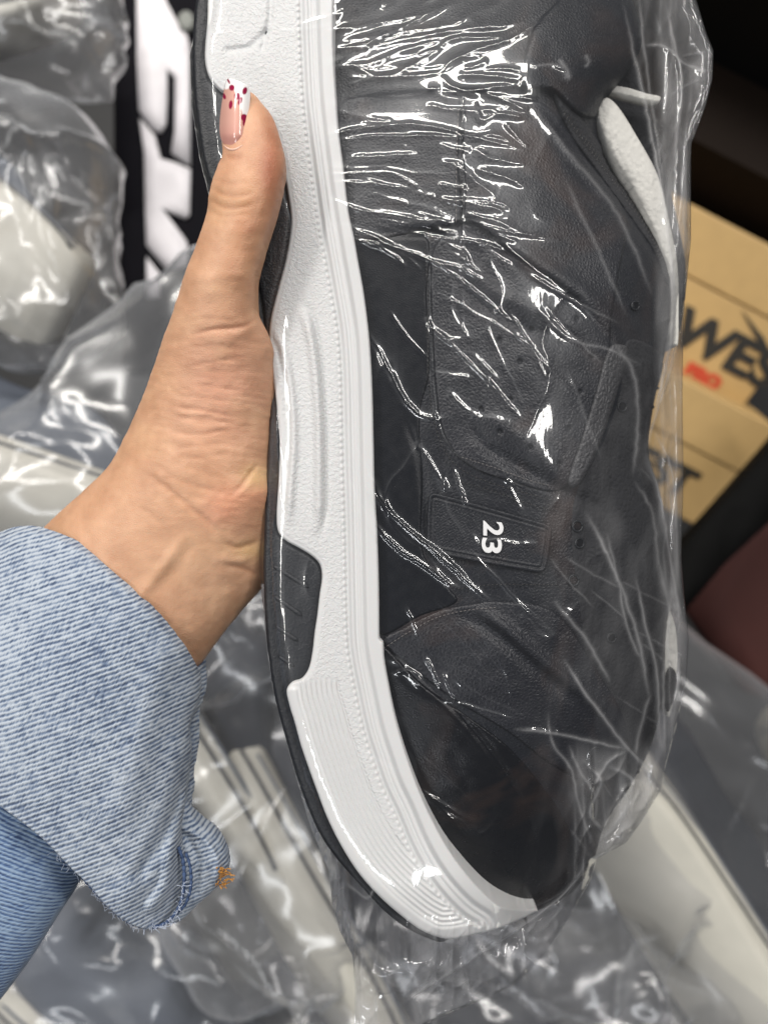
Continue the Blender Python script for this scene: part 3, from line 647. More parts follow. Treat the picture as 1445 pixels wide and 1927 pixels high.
def seam(name, pts, zoff, rad, mat):
    q = spl(pts, 4); z = np.array(zoff)[0] + (np.array(zoff)[1] - np.array(zoff)[0]) * np.linspace(0, 1, len(q)) + .0004 * np.sin(np.arange(len(q)) * 1.7)
    return SL(tube(name, P(q[:, 0], q[:, 1], z), rad * S * (1 + .3 * np.sin(np.arange(len(q)) * 2.3)), mat, n=7))
seam('raw_hem', [(143, 1634), (165, 1660), (205, 1704), (245, 1735), (285, 1745), (318, 1733), (340, 1700), (347, 1660), (345, 1620), (337, 1595)], (-.003, -.004), 3.4, M_hem)
seam('raw_hem', [(330, 1722), (350, 1700), (360, 1665), (358, 1630), (350, 1605)], (-.0045, -.005), 3, M_hem)
seam('raw_hem', [(-10, 1500), (40, 1536), (85, 1576), (143, 1636)], (.001, -.003), 2.2, M_hem)
g = []
hp = spl([(100, 1596), (143, 1638), (165, 1662), (205, 1706), (245, 1736), (285, 1746), (318, 1735), (340, 1702), (347, 1660)], 3)
for k in range(170):
    a0 = hp[random.randrange(len(hp))] + np.array([random.gauss(0, 2.5), random.gauss(0, 2.5)]); a1 = a0 + np.array([random.gauss(2, 6), random.gauss(3, 6)])
    q = spl([a0, (a0 + a1) / 2 + np.array([random.gauss(0, 1.5), random.gauss(0, 1.5)]), a1], 3); g.append(tube(None, P(q[:, 0], q[:, 1], -.003 + np.linspace(.0006, random.uniform(-.001, .0025), len(q))), .55 * S, None, n=4))
v, f = join_geo(g); SL(mk('frayed_edge', v, f, simple('pale_yarn', (.42, .47, .58), .9)))
g = []
for k in range(26):
    a0 = (415 + random.uniform(-6, 10), 1650 + random.uniform(-22, 22)); a1 = (a0[0] + random.uniform(-6, 22), a0[1] + random.uniform(-16, 12))
    q = spl([a0, ((a0[0]+a1[0])/2+random.uniform(-4, 4), (a0[1]+a1[1])/2+random.uniform(-4, 4)), a1], 3); g.append(tube(None, P(q[:, 0], q[:, 1], -.012 + np.linspace(0, random.uniform(.001, .004), len(q))), 1.1 * S, None, n=5))
v, f = join_geo(g); SL(mk('frayed_thread', v, f, M_orange))

# ================================================================ THE BAG ROUND THE SNEAKER
BL = [(-300, 335), (-60, 372), (0, 384), (50, 368), (104, 357), (200, 361), (300, 376), (400, 402), (470, 440), (520, 470), (560, 480), (620, 484), (830, 481), (1000, 484), (1100, 491), (1200, 500), (1300, 514), (1400, 540), (1450, 553), (1500, 568), (1557, 585), (1640, 619), (1700, 625), (1751, 639), (1800, 664), (1860, 668), (1927, 667), (2000, 675)]
BR = [(-300, 1290), (0, 1309), (60, 1327), (95, 1341), (150, 1339), (200, 1326), (270, 1300), (300, 1299), (450, 1299), (600, 1285), (750, 1283), (900, 1285), (1050, 1281), (1120, 1286), (1200, 1295), (1282, 1290), (1365, 1272), (1447, 1250), (1484, 1244), (1550, 1203), (1587, 1176), (1616, 1122), (1653, 1112), (1723, 1072), (1797, 1024), (1851, 974), (1879, 914), (1906, 850), (1940, 780), (2000, 690)]
NR, NC = 1000, 430
yy = np.linspace(-300, 1998, NR); Lx = np.interp(yy, *zip(*BL)); Rx = np.interp(yy, *zip(*BR))
for arr in (Lx,):
    for _ in range(4): arr[1:-1] = (arr[:-2] + 2 * arr[1:-1] + arr[2:]) / 4
BOUT = np.vstack([np.c_[Lx, yy], np.c_[Rx, yy][::-1]])[::3]
# taut membrane over the shoe (obstacle problem)
st = 8.0; gx = np.arange(320, 1372, st); gy = np.arange(-320, 2030, st); GX, GY = np.meshgrid(gx, gy)
obs = np.full(GX.shape, -.06)
m = inside(UPOLY, GX, GY); obs[m] = np.maximum(obs[m], upper_z(GX[m], GY[m]) + .0022)
m = inside(MPOLY, GX, GY); obs[m] = np.maximum(obs[m], midz(GX[m], GY[m]) + .0012)
m = inside(OPOLY, GX, GY); obs[m] = np.maximum(obs[m], outz(GX[m], GY[m]) + .0012)
tq = spl([(985, 160), (1000, 60), (1040, 10), (1100, -40), (1170, -30), (1206, 69), (1184, 127), (1140, 182), (1126, 218), (1085, 212), (1040, 172)], 8, True); m = inside(tq, GX, GY); obs[m] += .0042
for q_, zz_ in ((FE, -.025), (FE2, -.033), (FE3, -.034)):
    m = inside(q_, GX, GY) | (pdist(GX, GY, q_, True) < 6); obs[m] = np.maximum(obs[m], zz_)
ins = inside(BOUT, GX, GY)
edgez = np.where(GY < 1500, np.where(GX < 700, -.008, -.040), np.interp(GX, [600, 700, 1200], [-.014, -.028, -.040]))
H = np.where(ins, np.maximum(obs, -.02), edgez)
for it in range(1500):
    A_ = H.copy(); A_[1:-1, 1:-1] = .25 * (H[:-2, 1:-1] + H[2:, 1:-1] + H[1:-1, :-2] + H[1:-1, 2:])
    H = np.where(ins, np.maximum(A_, obs), edgez)
for it in range(12):
    A_ = H.copy(); A_[1:-1, 1:-1] = .2 * (H[:-2, 1:-1] + H[2:, 1:-1] + H[1:-1, :-2] + H[1:-1, 2:] + H[1:-1, 1:-1]); H = np.where(ins, A_ + .00003, edgez)
U = np.linspace(0, 1, NC); U = U + .0  # columns
BX = Lx[:, None] + (Rx - Lx)[:, None] * U[None]; BY = yy[:, None] + 0 * BX
def bil(F_, X, Y):
    a = np.clip((X - gx[0]) / st, 0, len(gx) - 1.001); b = np.clip((Y - gy[0]) / st, 0, len(gy) - 1.001)
    i = a.astype(int); j = b.astype(int); fa = a - i; fb = b - j
    return (F_[j, i]*(1-fa)+F_[j, i+1]*fa)*(1-fb)+(F_[j+1, i]*(1-fa)+F_[j+1, i+1]*fa)*fb
Z0 = bil(H, BX, BY)
W = np.zeros_like(Z0); FOLD = np.zeros_like(Z0)
WR = [ # traced folds of the film: points, width px, height mm
 ([(560, 48), (640, 25), (740, 0)], 5, 1.3), ([(600, 62), (700, 45), (780, 30), (860, 5)], 6, 1.5), ([(640, 80), (740, 62), (850, 45), (900, 20)], 6, 1.5), ([(640, 100), (740, 78), (830, 60), (960, 45)], 6, 1.4),
 ([(630, 92), (680, 85), (760, 50), (840, 10)], 5, 1.4), ([(625, 130), (700, 118), (760, 95), (830, 75)], 6, 1.5), ([(650, 165), (690, 150), (740, 140), (790, 115), (830, 90)], 6, 1.6), ([(660, 120), (700, 140), (760, 145), (800, 140)], 5, 1.2),
 ([(830, 138), (850, 115), (900, 92), (960, 74), (1010, 45), (1080, 0)], 5, 2.2), ([(832, 140), (848, 162), (885, 172), (930, 164), (980, 160)], 5, 1.8), ([(860, 140), (900, 142), (940, 145), (982, 152)], 6, 1.5),
 ([(820, 95), (850, 75), (880, 70), (960, 70)], 5, 1.5), ([(880, 35), (920, 50), (980, 40), (1030, 20)], 8, 1.6), ([(910, 174), (950, 190), (995, 208)], 4, 1.8), ([(895, 192), (905, 225), (940, 215), (995, 220)], 5, 1.8), ([(905, 205), (950, 215), (990, 222)], 4, 1.2),
 ([(948, 232), (975, 258), (1000, 280)], 4, 1.7), ([(605, 258), (680, 242), (780, 234), (840, 244), (890, 258), (930, 254), (990, 278)], 4, 1.8), ([(610, 268), (700, 258), (800, 256), (890, 260), (960, 275), (1000, 288)], 4, 1.6),
 ([(655, 296), (710, 294), (785, 288)], 5, 1.6), ([(655, 304), (720, 302), (780, 296)], 4, 1.2), ([(895, 278), (915, 295), (950, 302), (998, 310)], 6, 1.8), ([(825, 270), (850, 280), (885, 283)], 5, 1.2), ([(830, 300), (870, 320), (900, 345), (930, 365)], 6, 1.5),
 ([(600, 328), (660, 328), (730, 326), (790, 352)], 4, 1.5), ([(610, 343), (700, 346), (780, 358)], 4, 1.4), ([(895, 318), (940, 330), (970, 342), (995, 356)], 6, 1.9), ([(822, 345), (850, 352), (880, 356)], 5, 1.7), ([(826, 370), (870, 380), (920, 388), (950, 398)], 4, 1.8), ([(830, 376), (880, 388), (930, 394)], 4, 1.4),
 ([(605, 378), (640, 386), (700, 400), (780, 412), (850, 418)], 5, 1.7), ([(700, 410), (760, 420), (830, 422)], 4, 1.5), ([(780, 398), (820, 412), (855, 418)], 5, 1.4), ([(875, 400), (920, 412), (970, 424)], 5, 1.6), ([(880, 412), (930, 430), (980, 440), (1060, 452)], 4, 1.4),
 ([(615, 430), (660, 450), (700, 460), (740, 480), (765, 505)], 5, 1.9), ([(690, 458), (730, 462), (760, 472)], 5, 1.5), ([(640, 420), (690, 440), (740, 462)], 5, 1.6), ([(772, 438), (830, 448), (880, 452), (940, 468)], 4, 1.7), ([(830, 455), (870, 475), (885, 500)], 4, 1.5), ([(885, 462), (920, 460), (950, 475)], 4, 1.3),
 ([(760, 470), (810, 490), (850, 500), (880, 512), (912, 530)], 5, 1.8), ([(812, 490), (870, 530), (920, 570), (980, 620)], 4, 1.4), ([(930, 445), (1000, 500), (1080, 560), (1150, 640)], 8, 1.2), 
 ([(500, 520), (520, 545), (540, 590), (552, 635)], 7, 1.3), ([(670, 600), (700, 640), (740, 715), (770, 765), (800, 785), (850, 788)], 7, 2.2), ([(800, 595), (815, 620), (850, 640), (880, 635)], 6, 1.8), ([(815, 615), (870, 670), (930, 730), (980, 790)], 4, 1.5), ([(812, 700), (850, 708), (890, 712)], 6, 1.5), ([(840, 730), (865, 760), (900, 785), (960, 792)], 8, 1.8),
 ([(590, 715), (610, 750), (640, 795), (680, 870), (715, 940), (760, 990), (820, 1040), (880, 1095), (940, 1150)], 6, 2.4), ([(610, 800), (632, 850), (660, 900), (690, 960), (720, 1005), (760, 1040), (810, 1072), (850, 1100), (880, 1118)], 6, 2.2), ([(620, 870), (660, 905), (700, 905), (720, 960)], 8, 1.4), ([(640, 870), (670, 890), (700, 920)], 5, 1.3),
 ([(780, 830), (810, 880), (850, 930)], 8, 1.4), ([(850, 880), (870, 930), (880, 960)], 4, 1.4), ([(885, 1000), (905, 1030), (950, 1028), (1010, 1024)], 7, 1.7), ([(900, 1022), (940, 1018), (975, 1025)], 5, 1.4), ([(808, 400), (806, 520), (812, 700), (822, 790), (850, 850), (900, 885), (1040, 935)], 3, .7), ([(868, 30), (870, 300), (870, 700)], 2.5, .5), ([(905, 1140), (915, 1210), (950, 1260), (965, 1330)], 3, .8),
 ([(725, 1238), (750, 1245), (775, 1275), (800, 1300)], 9, 1.7), ([(738, 1268), (770, 1262), (790, 1275), (790, 1295)], 5, 1.6), ([(795, 1232), (812, 1258), (830, 1300)], 4, 1.5), ([(835, 1262), (845, 1290), (860, 1322)], 4, 1.9), ([(830, 1315), (880, 1330), (950, 1350), (985, 1358)], 6, 1.9), ([(840, 1265), (900, 1310), (985, 1350)], 6, 1.2),
 ([(965, 1372), (1040, 1380), (1110, 1395), (1185, 1412)], 6, 2.2), ([(1060, 1240), (1095, 1295), (1150, 1370), (1195, 1425), (1230, 1460)], 7, 2.6), ([(985, 1355), (1010, 1330), (1060, 1310)], 8, 1.2), ([(790, 1490), (850, 1540), (900, 1590)], 6, 1.1), ([(700, 1310), (640, 1300), (590, 1290)], 4, .7), ([(570, 1330), (640, 1380), (720, 1430), (780, 1460)], 4, 1.0),
 ([(1140, 1000), (1160, 1080), (1180, 1180), (1215, 1260)], 7, 1.8), ([(1195, 1080), (1215, 1180), (1235, 1260), (1240, 1400)], 7, 2.4), ([(1250, 1230), (1248, 1330), (1252, 1440)], 6, 2.4), ([(1278, 1230), (1270, 1330), (1255, 1440)], 6, 2.2), ([(1225, 1300), (1200, 1390), (1195, 1430)], 8, 2.0),
 ([(1170, 0), (1190, 90), (1215, 200), (1240, 330), (1262, 480), (1268, 600), (1240, 740), (1218, 850)], 6, 2.4), ([(1200, -20), (1212, 90), (1228, 210), (1250, 360)], 5, 1.8), ([(1250, 0), (1268, 80), (1282, 160), (1270, 300), (1275, 480)], 6, 2.2), ([(1205, 85), (1250, 88), (1290, 120), (1340, 140)], 7, 1.8), ([(1280, 105), (1345, 96)], 4, 1.2), ([(1300, 170), (1290, 260), (1290, 400), (1280, 600), (1262, 720)], 6, 2.0),
 ([(1215, 850), (1240, 760), (1262, 690), (1280, 600)], 6, 2.0), ([(1215, 850), (1245, 950), (1265, 1080), (1290, 1200)], 6, 2.2), ([(1225, 800), (1262, 880), (1272, 1000), (1275, 1120)], 6, 1.8), ([(1190, 900), (1225, 960), (1240, 1060), (1262, 1160)], 7, 1.4),
 ([(1030, 1340), (1040, 1400), (1075, 1450), (1090, 1520), (1120, 1600)], 6, 1.8), ([(1070, 1400), (1090, 1450), (1120, 1500), (1115, 1560)], 6, 1.7), ([(1105, 1440), (1130, 1470), (1110, 1530), (1140, 1570)], 7, 2.4), ([(1180, 1410), (1140, 1440), (1120, 1480)], 6, 2.2), ([(1140, 1440), (1190, 1470), (1170, 1540), (1120, 1590)], 8, 2.6), ([(1165, 1480), (1180, 1510), (1150, 1560)], 6, 2.0),
 ([(1100, 960), (1150, 1060), (1200, 1200), (1225, 1330)], 9, 2.2), ([(1040, 1130), (1100, 1200), (1150, 1290)], 8, 1.8), ([(1150, 640), (1190, 700), (1200, 800), (1190, 900)], 9, 1.8), ([(1010, 580), (1080, 640), (1150, 660), (1210, 690)], 6, 1.4), ([(1000, 200), (1080, 300), (1160, 400), (1230, 560)], 8, 1.2), ([(1060, 330), (1130, 480), (1180, 600)], 6, 1.0),
 ([(1050, 110), (1068, 135), (1070, 155)], 9, 2.0), ([(1100, 100), (1108, 115), (1100, 130)], 6, 1.6), ([(1000, 125), (1040, 122), (1066, 130)], 5, 1.5),
 ([(1118, 1610), (1090, 1650), (1040, 1700), (960, 1760), (880, 1810), (800, 1860), (740, 1900)], 6, 2.6), ([(1100, 1625), (1060, 1690), (1000, 1730), (930, 1770), (850, 1810)], 6, 1.8), ([(1070, 1690), (1040, 1730), (1010, 1760)], 5, 1.8), ([(1000, 1740), (985, 1790), (1010, 1810), (1030, 1790)], 5, 2.0), ([(960, 1780), (990, 1830), (1000, 1850)], 5, 2.0), ([(925, 1775), (950, 1820), (965, 1860)], 4, 2.2),
 ([(850, 1860), (890, 1845), (930, 1860)], 5, 1.7), ([(640, 1720), (655, 1760), (665, 1800), (672, 1860), (670, 1927)], 5, 2.4), ([(648, 1660), (660, 1670), (690, 1690), (705, 1668)], 5, 2.0), ([(680, 1770), (730, 1790), (770, 1815)], 4, 1.0), ([(720, 1800), (730, 1850), (745, 1900)], 4, 1.0), ([(700, 1830), (780, 1880), (800, 1927)], 7, 1.2), ([(840, 1790), (870, 1850), (860, 1900)], 6, 1.2),
 ([(486, 540), (492, 620), (494, 760), (492, 900), (498, 1040)], 3, 3.2), ([(500, 560), (508, 640), (516, 740), (524, 860), (530, 960)], 3, 2.4), ([(484, 600), (500, 640), (520, 700)], 3, 2.2), ([(486, 700), (500, 760), (510, 840)], 3, 2.0), ([(530, 360), (545, 430), (530, 520)], 3, 1.6), ([(372, 130), (370, 220), (385, 330), (405, 420)], 4, 1.2), ([(400, 215), (408, 250), (412, 290)], 3, 1.0), ([(430, 90), (470, 150), (500, 180), (530, 230)], 4, 1.1), ([(470, 110), (510, 150), (540, 190)], 4, 1.2), ([(400, 60), (450, 70), (480, 110)], 5, .8), ([(520, 60), (560, 58), (620, 48)], 7, 1.0)]
# shorter random glints continuing the fan at the heel
for k in range(34):
    x0 = random.uniform(650, 960); y0 = random.uniform(-10, 470); ln = random.uniform(25, 95); an = np.interp(y0, [0, 200, 470], [-.45, -.05, .45]) + random.uniform(-.22, .22)
    WR.append(([(x0, y0), (x0 + ln * .5 * math.cos(an), y0 + ln * .5 * math.sin(an) + random.uniform(-4, 4)), (x0 + ln * math.cos(an), y0 + ln * math.sin(an))], random.uniform(2.6, 4.5), random.uniform(.5, 1.2)))
for k in range(34):
    x0 = random.uniform(700, 1200); y0 = random.uniform(500, 1600); ln = random.uniform(60, 260); an = random.uniform(.45, 1.25)
    WR.append(([(x0, y0), (x0 + ln * .5 * math.cos(an) + random.uniform(-6, 6), y0 + ln * .5 * math.sin(an)), (x0 + ln * math.cos(an), y0 + ln * math.sin(an))], random.uniform(2.6, 4.6), random.uniform(.5, 1.3)))
for pts, w_, h in WR:
    p = spl(pts, 9); p = p + np.c_[vn(np.arange(len(p)) * .7, np.full(len(p), pts[0][0] * .1), 5) - .5, vn(np.arange(len(p)) * .7, np.full(len(p), pts[0][1] * .1), 6) - .5] * 3.0
    lo = p.min(0) - 5 * w_; hi = p.max(0) + 5 * w_
    r0, r1 = np.searchsorted(yy, [lo[1], hi[1]])
    if r1 <= r0: continue
    sub = (slice(r0, r1), slice(None)); X_ = BX[sub]; m = (X_ > lo[0]) & (X_ < hi[0])
    if not m.any(): continue
    d, sd, t = pdist(X_[m], BY[sub][m], p, want='dst')
    w2 = w_ * 1.05; k = 1.15 / (1 + (d / w2)**2)**1.3
    k = k * np.clip(np.minimum(t, 1 - t) * 6, 0, 1)**.7 * (.85 + .3 * vn(t * 4, 0 * t + pts[0][0], 3))
    tmpv = W[sub]; tmpv[m] += h * .00030 * k * (1.0 if pts[0][0] < 1150 else .9)
    if pts[0][0] > 985 or pts[-1][0] > 1180 or pts[0][1] > 1600:
        tmpv = FOLD[sub]; tmpv[m] = np.maximum(tmpv[m], h / 2.4 * np.exp(-np.abs(d / (w_ * .38))**1.3) * np.clip(np.minimum(t, 1 - t) * 6, 0, 1))
# general crumple: stretched creases following the pull of the film
wx = BX + 30 * (fbm(BX / 130, BY / 130, 11) - .5); wy = BY + 40 * (fbm(BX / 120, BY / 120, 12) - .5)
topm = sm((520 - BY) / 160) * sm((BX - 600) / 40) * (1 - sm((BX - 985) / 40)) 
SDM = pdist(gx_ := GX, GY, MPOLY[::4], True); SDM = np.where(inside(MPOLY, GX, GY) | (GX < 520), SDM, -SDM); solem = sm((bil(SDM, BX, BY) + 25) / 35)
fan = wy + (BX - 640) * np.interp(BY, [0, 200, 500], [.38, 0, -.38])
W *= 1 - .6 * solem
W += topm * .00035 * ridged(wx / 190, fan / 24, 21)**2
W += (1 - topm) * (.0005 * ridged(wx / 95 + wy / 160, wy / 190 - wx / 130, 23)**5) * (1 - .88 * solem)
marg = sm((BX - 1225) / 30) + sm((BY - 1715) / 40) * sm((BX - 650) / 30)
marg = np.clip(marg + sm((BX - 1060) / 40) * sm((BY - 1380) / 60), 0, 1)
lowm = sm((BY - 1380) / 120)
W += marg * ((.0013 + .0011 * lowm) * ridged(wx / 28, wy / 150, 25)**2.5 + (.0004 + .0012 * lowm) * ridged(wx / 26 + wy / 60, wy / 48, 26)**2.5)
W += .0009 * (fbm(wx / 110, wy / 110, 28, 2) - .4) * (1 - solem * .9)
W += .000018 * vn(BX / 3.2, BY / 40, 33) * 1.0                         # fine draw lines of the film
edge = np.minimum(U, 1 - U)[None] * (Rx - Lx)[:, None]
W *= sm(edge / 14)
ZF = Z0 + np.maximum(W, -.0004)
A = P(BX.ravel(), BY.ravel(), ZF.ravel())
Zb = -.083 - .5 * W - .0 * Z0; tedge = sm(edge / 90)
ZbL = np.where(U[None] < .5, -.083 + 0 * Z0, -.083 + 0 * Z0)
right_close = sm((Rx[:, None] - BX) / 110); bottom_close = sm((1850 - BY) / 130)
Zb = Z0 - .0008 - (Z0 + .085) * np.clip(right_close * bottom_close, 0, 1)
Zb = np.minimum(Zb, Z0 - .0008) - .002 * ridged(wx / 60, wy / 80, 41)**3 * right_close
nB = NR * NC; B = A.copy(); B[:, 2] = Zb.ravel()
idx = np.arange(nB).reshape(NR, NC)
q = np.stack([idx[1:, :-1].ravel(), idx[1:, 1:].ravel(), idx[:-1, 1:].ravel(), idx[:-1, :-1].ravel()], 1)
c3 = 3; bi = idx[::c3, ::c3] if False else idx
fb = np.stack([bi[1:, :-1].ravel(), bi[:-1, :-1].ravel(), bi[:-1, 1:].ravel(), bi[1:, 1:].ravel()], 1) + nB
def wall(line, flip):
    a, b = line[:-1], line[1:]; f_ = np.stack([a, b, b + nB, a + nB], 1); return f_[:, ::-1] if flip else f_
FB = np.vstack([q, fb, wall(idx[:, 0], True), wall(idx[:, -1], False), wall(idx[-1], True)])
rt = sm((BX - 960) / 140) * sm((BY - 560) / 200) * (1 - marg)
HZ = .03 * topm * fbm(wx / 60, fan / 18, 52) * 2 + .09 * rt * np.clip(fbm(wx / 34 + wy / 90, wy / 120 - wx / 60, 53, 3) - .33, 0, 1) * 2 + .36 * FOLD + marg * (.07 + .5 * ridged(wx / 16, wy / 200, 51) ** 4 * fbm(wx / 50, wy / 90, 57) + .25 * fbm(wx / 40, wy / 120, 51, 3) ** 2) + .35 * (1 - marg) * .0  # first term paints lamp glare on the film; the others are milky folds
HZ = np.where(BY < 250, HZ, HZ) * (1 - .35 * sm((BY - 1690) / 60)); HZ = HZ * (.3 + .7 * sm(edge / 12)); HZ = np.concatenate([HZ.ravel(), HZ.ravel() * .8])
bag = props(mk('clear_bag', np.vstack([A, B]), FB, M_film, attrs={'haze_glare': HZ}), 'clear plastic bag pulled tight and wrinkled around the black and white sneaker', 'plastic bag')

# ================================================================ BACKGROUND
M_floor = simple('dark_floor', (.015, .015, .016), .6)
o = mk('floor', [(-4, -4, -.95), (4, -4, -.95), (4, 4, -.95), (-4, 4, -.95)], [(0, 1, 2, 3)], M_floor, smooth=False); props(o, kind='structure')
M_whiteshoe = simple('white_sole', (.60, .58, .51), .55, .3)
M_navy = simple('navy_leather', (.012, .015, .024), .5, .6, 300)
M_grey = simple('grey_mesh_fabric', (.10, .115, .145), .7, .6, 400)
M_pale = simple('pale_grey_fabric', (.26, .27, .25), .8, .6, 400)
LP = lambda x, y, z: np.stack([np.asarray(x, float), np.asarray(y, float), np.asarray(z, float) + 0 * np.asarray(x, float)], -1)
def local_map(k): return lambda x, y, z: np.stack([(x - 500) * k, (260 - y) * k, z + 0 * x], -1)
def bg_shoe(cx, cy, z, ang, tilt, L, upm, label, group='spare sneakers in the bag pile', flip=1):
    k = L / 1000; root = empty('sneaker')
    so = spl([(20, 330), (60, 345), (250, 360), (600, 362), (850, 352), (985, 300), (1000, 330), (985, 400), (850, 440), (600, 455), (250, 450), (40, 440), (8, 380)], 14, True)
    up = spl([(25, 345), (20, 200), (40, 90), (90, 60), (200, 110), (330, 120), (420, 60), (500, 110), (640, 200), (800, 240), (930, 275), (985, 330), (900, 375), (500, 385), (100, 375)], 14, True)
    UI = Inflate(up, 10)
    a = solid('midsole', so, 22, lambda X, Y: .046 - .012 * ((X - 500) / 500)**4, lambda X, Y, z: -z, M_whiteshoe, root, mapf=local_map(k), rim=16)
    a.data.transform(Matrix.Diagonal((1, 1, 1, 1)))
    b = solid('upper', up, 22, lambda X, Y: .040 * np.clip(UI(X, Y) / UI.rmax * 1.3, 0, 1)**.6 + .003 * fbm(X / 60, Y / 60, 3), lambda X, Y, z: -z, upm, root, mapf=local_map(k))
    mk('sole_line', *tube(None, np.array([[(x - 500) * k, (260 - (402 + 8 * math.sin(x / 160))) * k, .0455 - .012 * ((x - 500) / 500)**4] for x in range(30, 975, 35)]), .0016, None, n=6), M_navy, root)
    mk('sole_line', *tube(None, np.array([[(x - 500) * k, (260 - (372 + 6 * math.sin(x / 160))) * k, .0455 - .012 * ((x - 500) / 500)**4] for x in range(60, 960, 35)]), .0012, None, n=6), M_grey, root)
    lg = []
    for i in range(5):
        x0 = 470 + i * 48; y0 = 150 + i * 24
        pts = np.array([[(x0 - 500) * k, (260 - y0) * k + .004, -.02], [(x0 - 495) * k, (260 - y0) * k + .009, 0], [(x0 - 500) * k, (260 - y0) * k + .004, .02], [(x0 - 505) * k, (230 - y0) * k, .034]])
        lg.append(tube(None, pts, .0028, None, n=6))
    v, f = join_geo(lg); mk('laces', v, f, M_whiteshoe, root)
    root.location = tuple(P(cx, cy, z)); root.rotation_euler = (Matrix.Rotation(ang, 3, 'Z') @ Matrix.Rotation(tilt, 3, 'X') @ Matrix.Diagonal((flip, 1, 1)).to_3x3()).to_euler() if flip == 1 else (Matrix.Rotation(ang, 3, 'Z') @ Matrix.Rotation(tilt, 3, 'X') @ Matrix.Rotation(math.pi, 3, 'Y')).to_euler()
    return props(root, label, 'sneaker', group)
def bg_bag(cx, cy, z, sx, sy, sz, ang, seed, label, mat=None, tilt=0.0, nfold=1.35):
    n, m = 150, 110; th = np.linspace(-math.pi, math.pi, n, endpoint=False); ph = np.linspace(-math.pi / 2, math.pi / 2, m)
    T, Q = np.meshgrid(th, ph); sg = lambda v, p: np.sign(v) * np.abs(v)**p
    x = sg(np.cos(Q), .5) * sg(np.cos(T), .62); y = sg(np.cos(Q), .5) * sg(np.sin(T), .62); zz = sg(np.sin(Q), .8)
    fx = x * sx / .05 + 1.3 * fbm(x * 3 + 9, y * 3, seed); fy = y * sy / .05 + 1.3 * fbm(x * 3, y * 3 + 7, seed + 1)
    disp = .010 * nfold * (ridged(fx / 2.6 + fy * .3, fy / 6 - fx * .15, seed)**2 - .4) + .006 * nfold * ridged(fx * .45 + fy * .25, (fy * .6 - fx * .3) * .18, seed + 3)**4 + .005 * nfold * ridged(fx * .3 - fy * .5, (fy * .3 + fx * .5) * .15, seed + 13)**4
    disp = disp + .024 * (fbm(fx / 3, fy / 3, seed + 8) - .5)
    V = np.stack([x * sx / 2 * (.95 + disp * 7), y * sy / 2 * (.95 + disp * 7), zz * (sz / 2) + disp * np.sign(zz) * np.abs(zz)**.5], -1).reshape(-1, 3)
    idx = np.arange(n * m).reshape(m, n); nx = np.roll(idx, -1, 1)
    F = np.stack([idx[:-1].ravel(), nx[:-1].ravel(), nx[1:].ravel(), idx[1:].ravel()], 1)
    o = mk('bagged_shoe_wrap', V, F, mat or M_film_bg); o.name = 'plastic_bag'
    o.location = tuple(P(cx, cy, z)); o.rotation_euler = (tilt, 0, ang)
    return props(o, label, 'plastic bag', 'plastic bags in the pile')
R = math.radians
# cx, cy, z, sx, sy, sz, angle, seed
bg_bag(20, 5, -.34, .175, .145, .09, R(4), 1, 'cloudy plastic bag at the top left corner beside the black panel')
bg_shoe(-90, 0, -.36, R(15), R(20), .18, M_pale, 'pale grey sneaker inside the bag at the top left corner')
bg_bag(0, 430, -.30, .165, .20, .12, R(-8), 2, 'crumpled plastic bag on the left edge with a white sole showing through', tilt=.1)
bg_shoe(-30, 420, -.31, R(-38), R(-65), .19, M_grey, 'grey sneaker with white sole in the crumpled bag on the left edge')
bg_bag(420, 900, -.30, .42, .26, .12, R(38), 3, 'large glossy bag behind the wrist running up to the white lettered panel')
bg_shoe(150, 900, -.31, R(-20), R(-50), .27, M_grey, 'grey blue sneaker with cream sole in the glossy bag behind the wrist')
bg_shoe(520, 620, -.33, R(60), R(-20), .27, M_navy, 'navy sneaker high in the glossy bag behind the thumb')
bg_bag(560, 1420, -.32, .30, .34, .12, R(12), 4, 'grey bag hanging below the wrist beside the turned back cuff')
bg_shoe(420, 1310, -.33, R(-60), R(-30), .26, M_navy, 'navy sneaker with cream sole below the wrist')
bg_shoe(640, 1640, -.34, R(-62), R(-40), .27, M_navy, 'navy sneaker with cream sole behind the toe of the held sneaker')
bg_bag(330, 1850, -.33, .36, .18, .11, R(-28), 5, 'brownish plastic bag under the denim cuff at the bottom')
bg_shoe(330, 1900, -.35, R(-30), R(10), .26, M_grey, 'grey sneaker in the brownish bag under the denim cuff')
bg_bag(20, 1960, -.36, .22, .16, .10, R(10), 6, 'pale bag in the bottom left corner under the sleeve')
bg_shoe(0, 1990, -.37, R(5), R(20), .25, M_pale, 'pale sneaker in the bottom left corner bag')
bg_bag(1035, 1450, -.36, .34, .52, .12, R(40), 7, 'big grey bag at the right under the tan boxes')
bg_shoe(1340, 1680, -.36, R(-58), R(-48), .29, M_navy, 'navy sneaker showing its wide cream sole at the right')
bg_shoe(1720, 1560, -.39, R(-56), R(-20), .29, M_navy, 'dark sneaker with white rim at the upper part of the right bag')
bg_bag(960, 1960, -.34, .32, .22, .11, R(-15), 8, 'plastic bag at the bottom edge below the toe of the held sneaker')
bg_shoe(980, 1980, -.36, R(-20), R(-30), .27, M_navy, 'navy sneaker at the bottom edge in the bag below the toe')

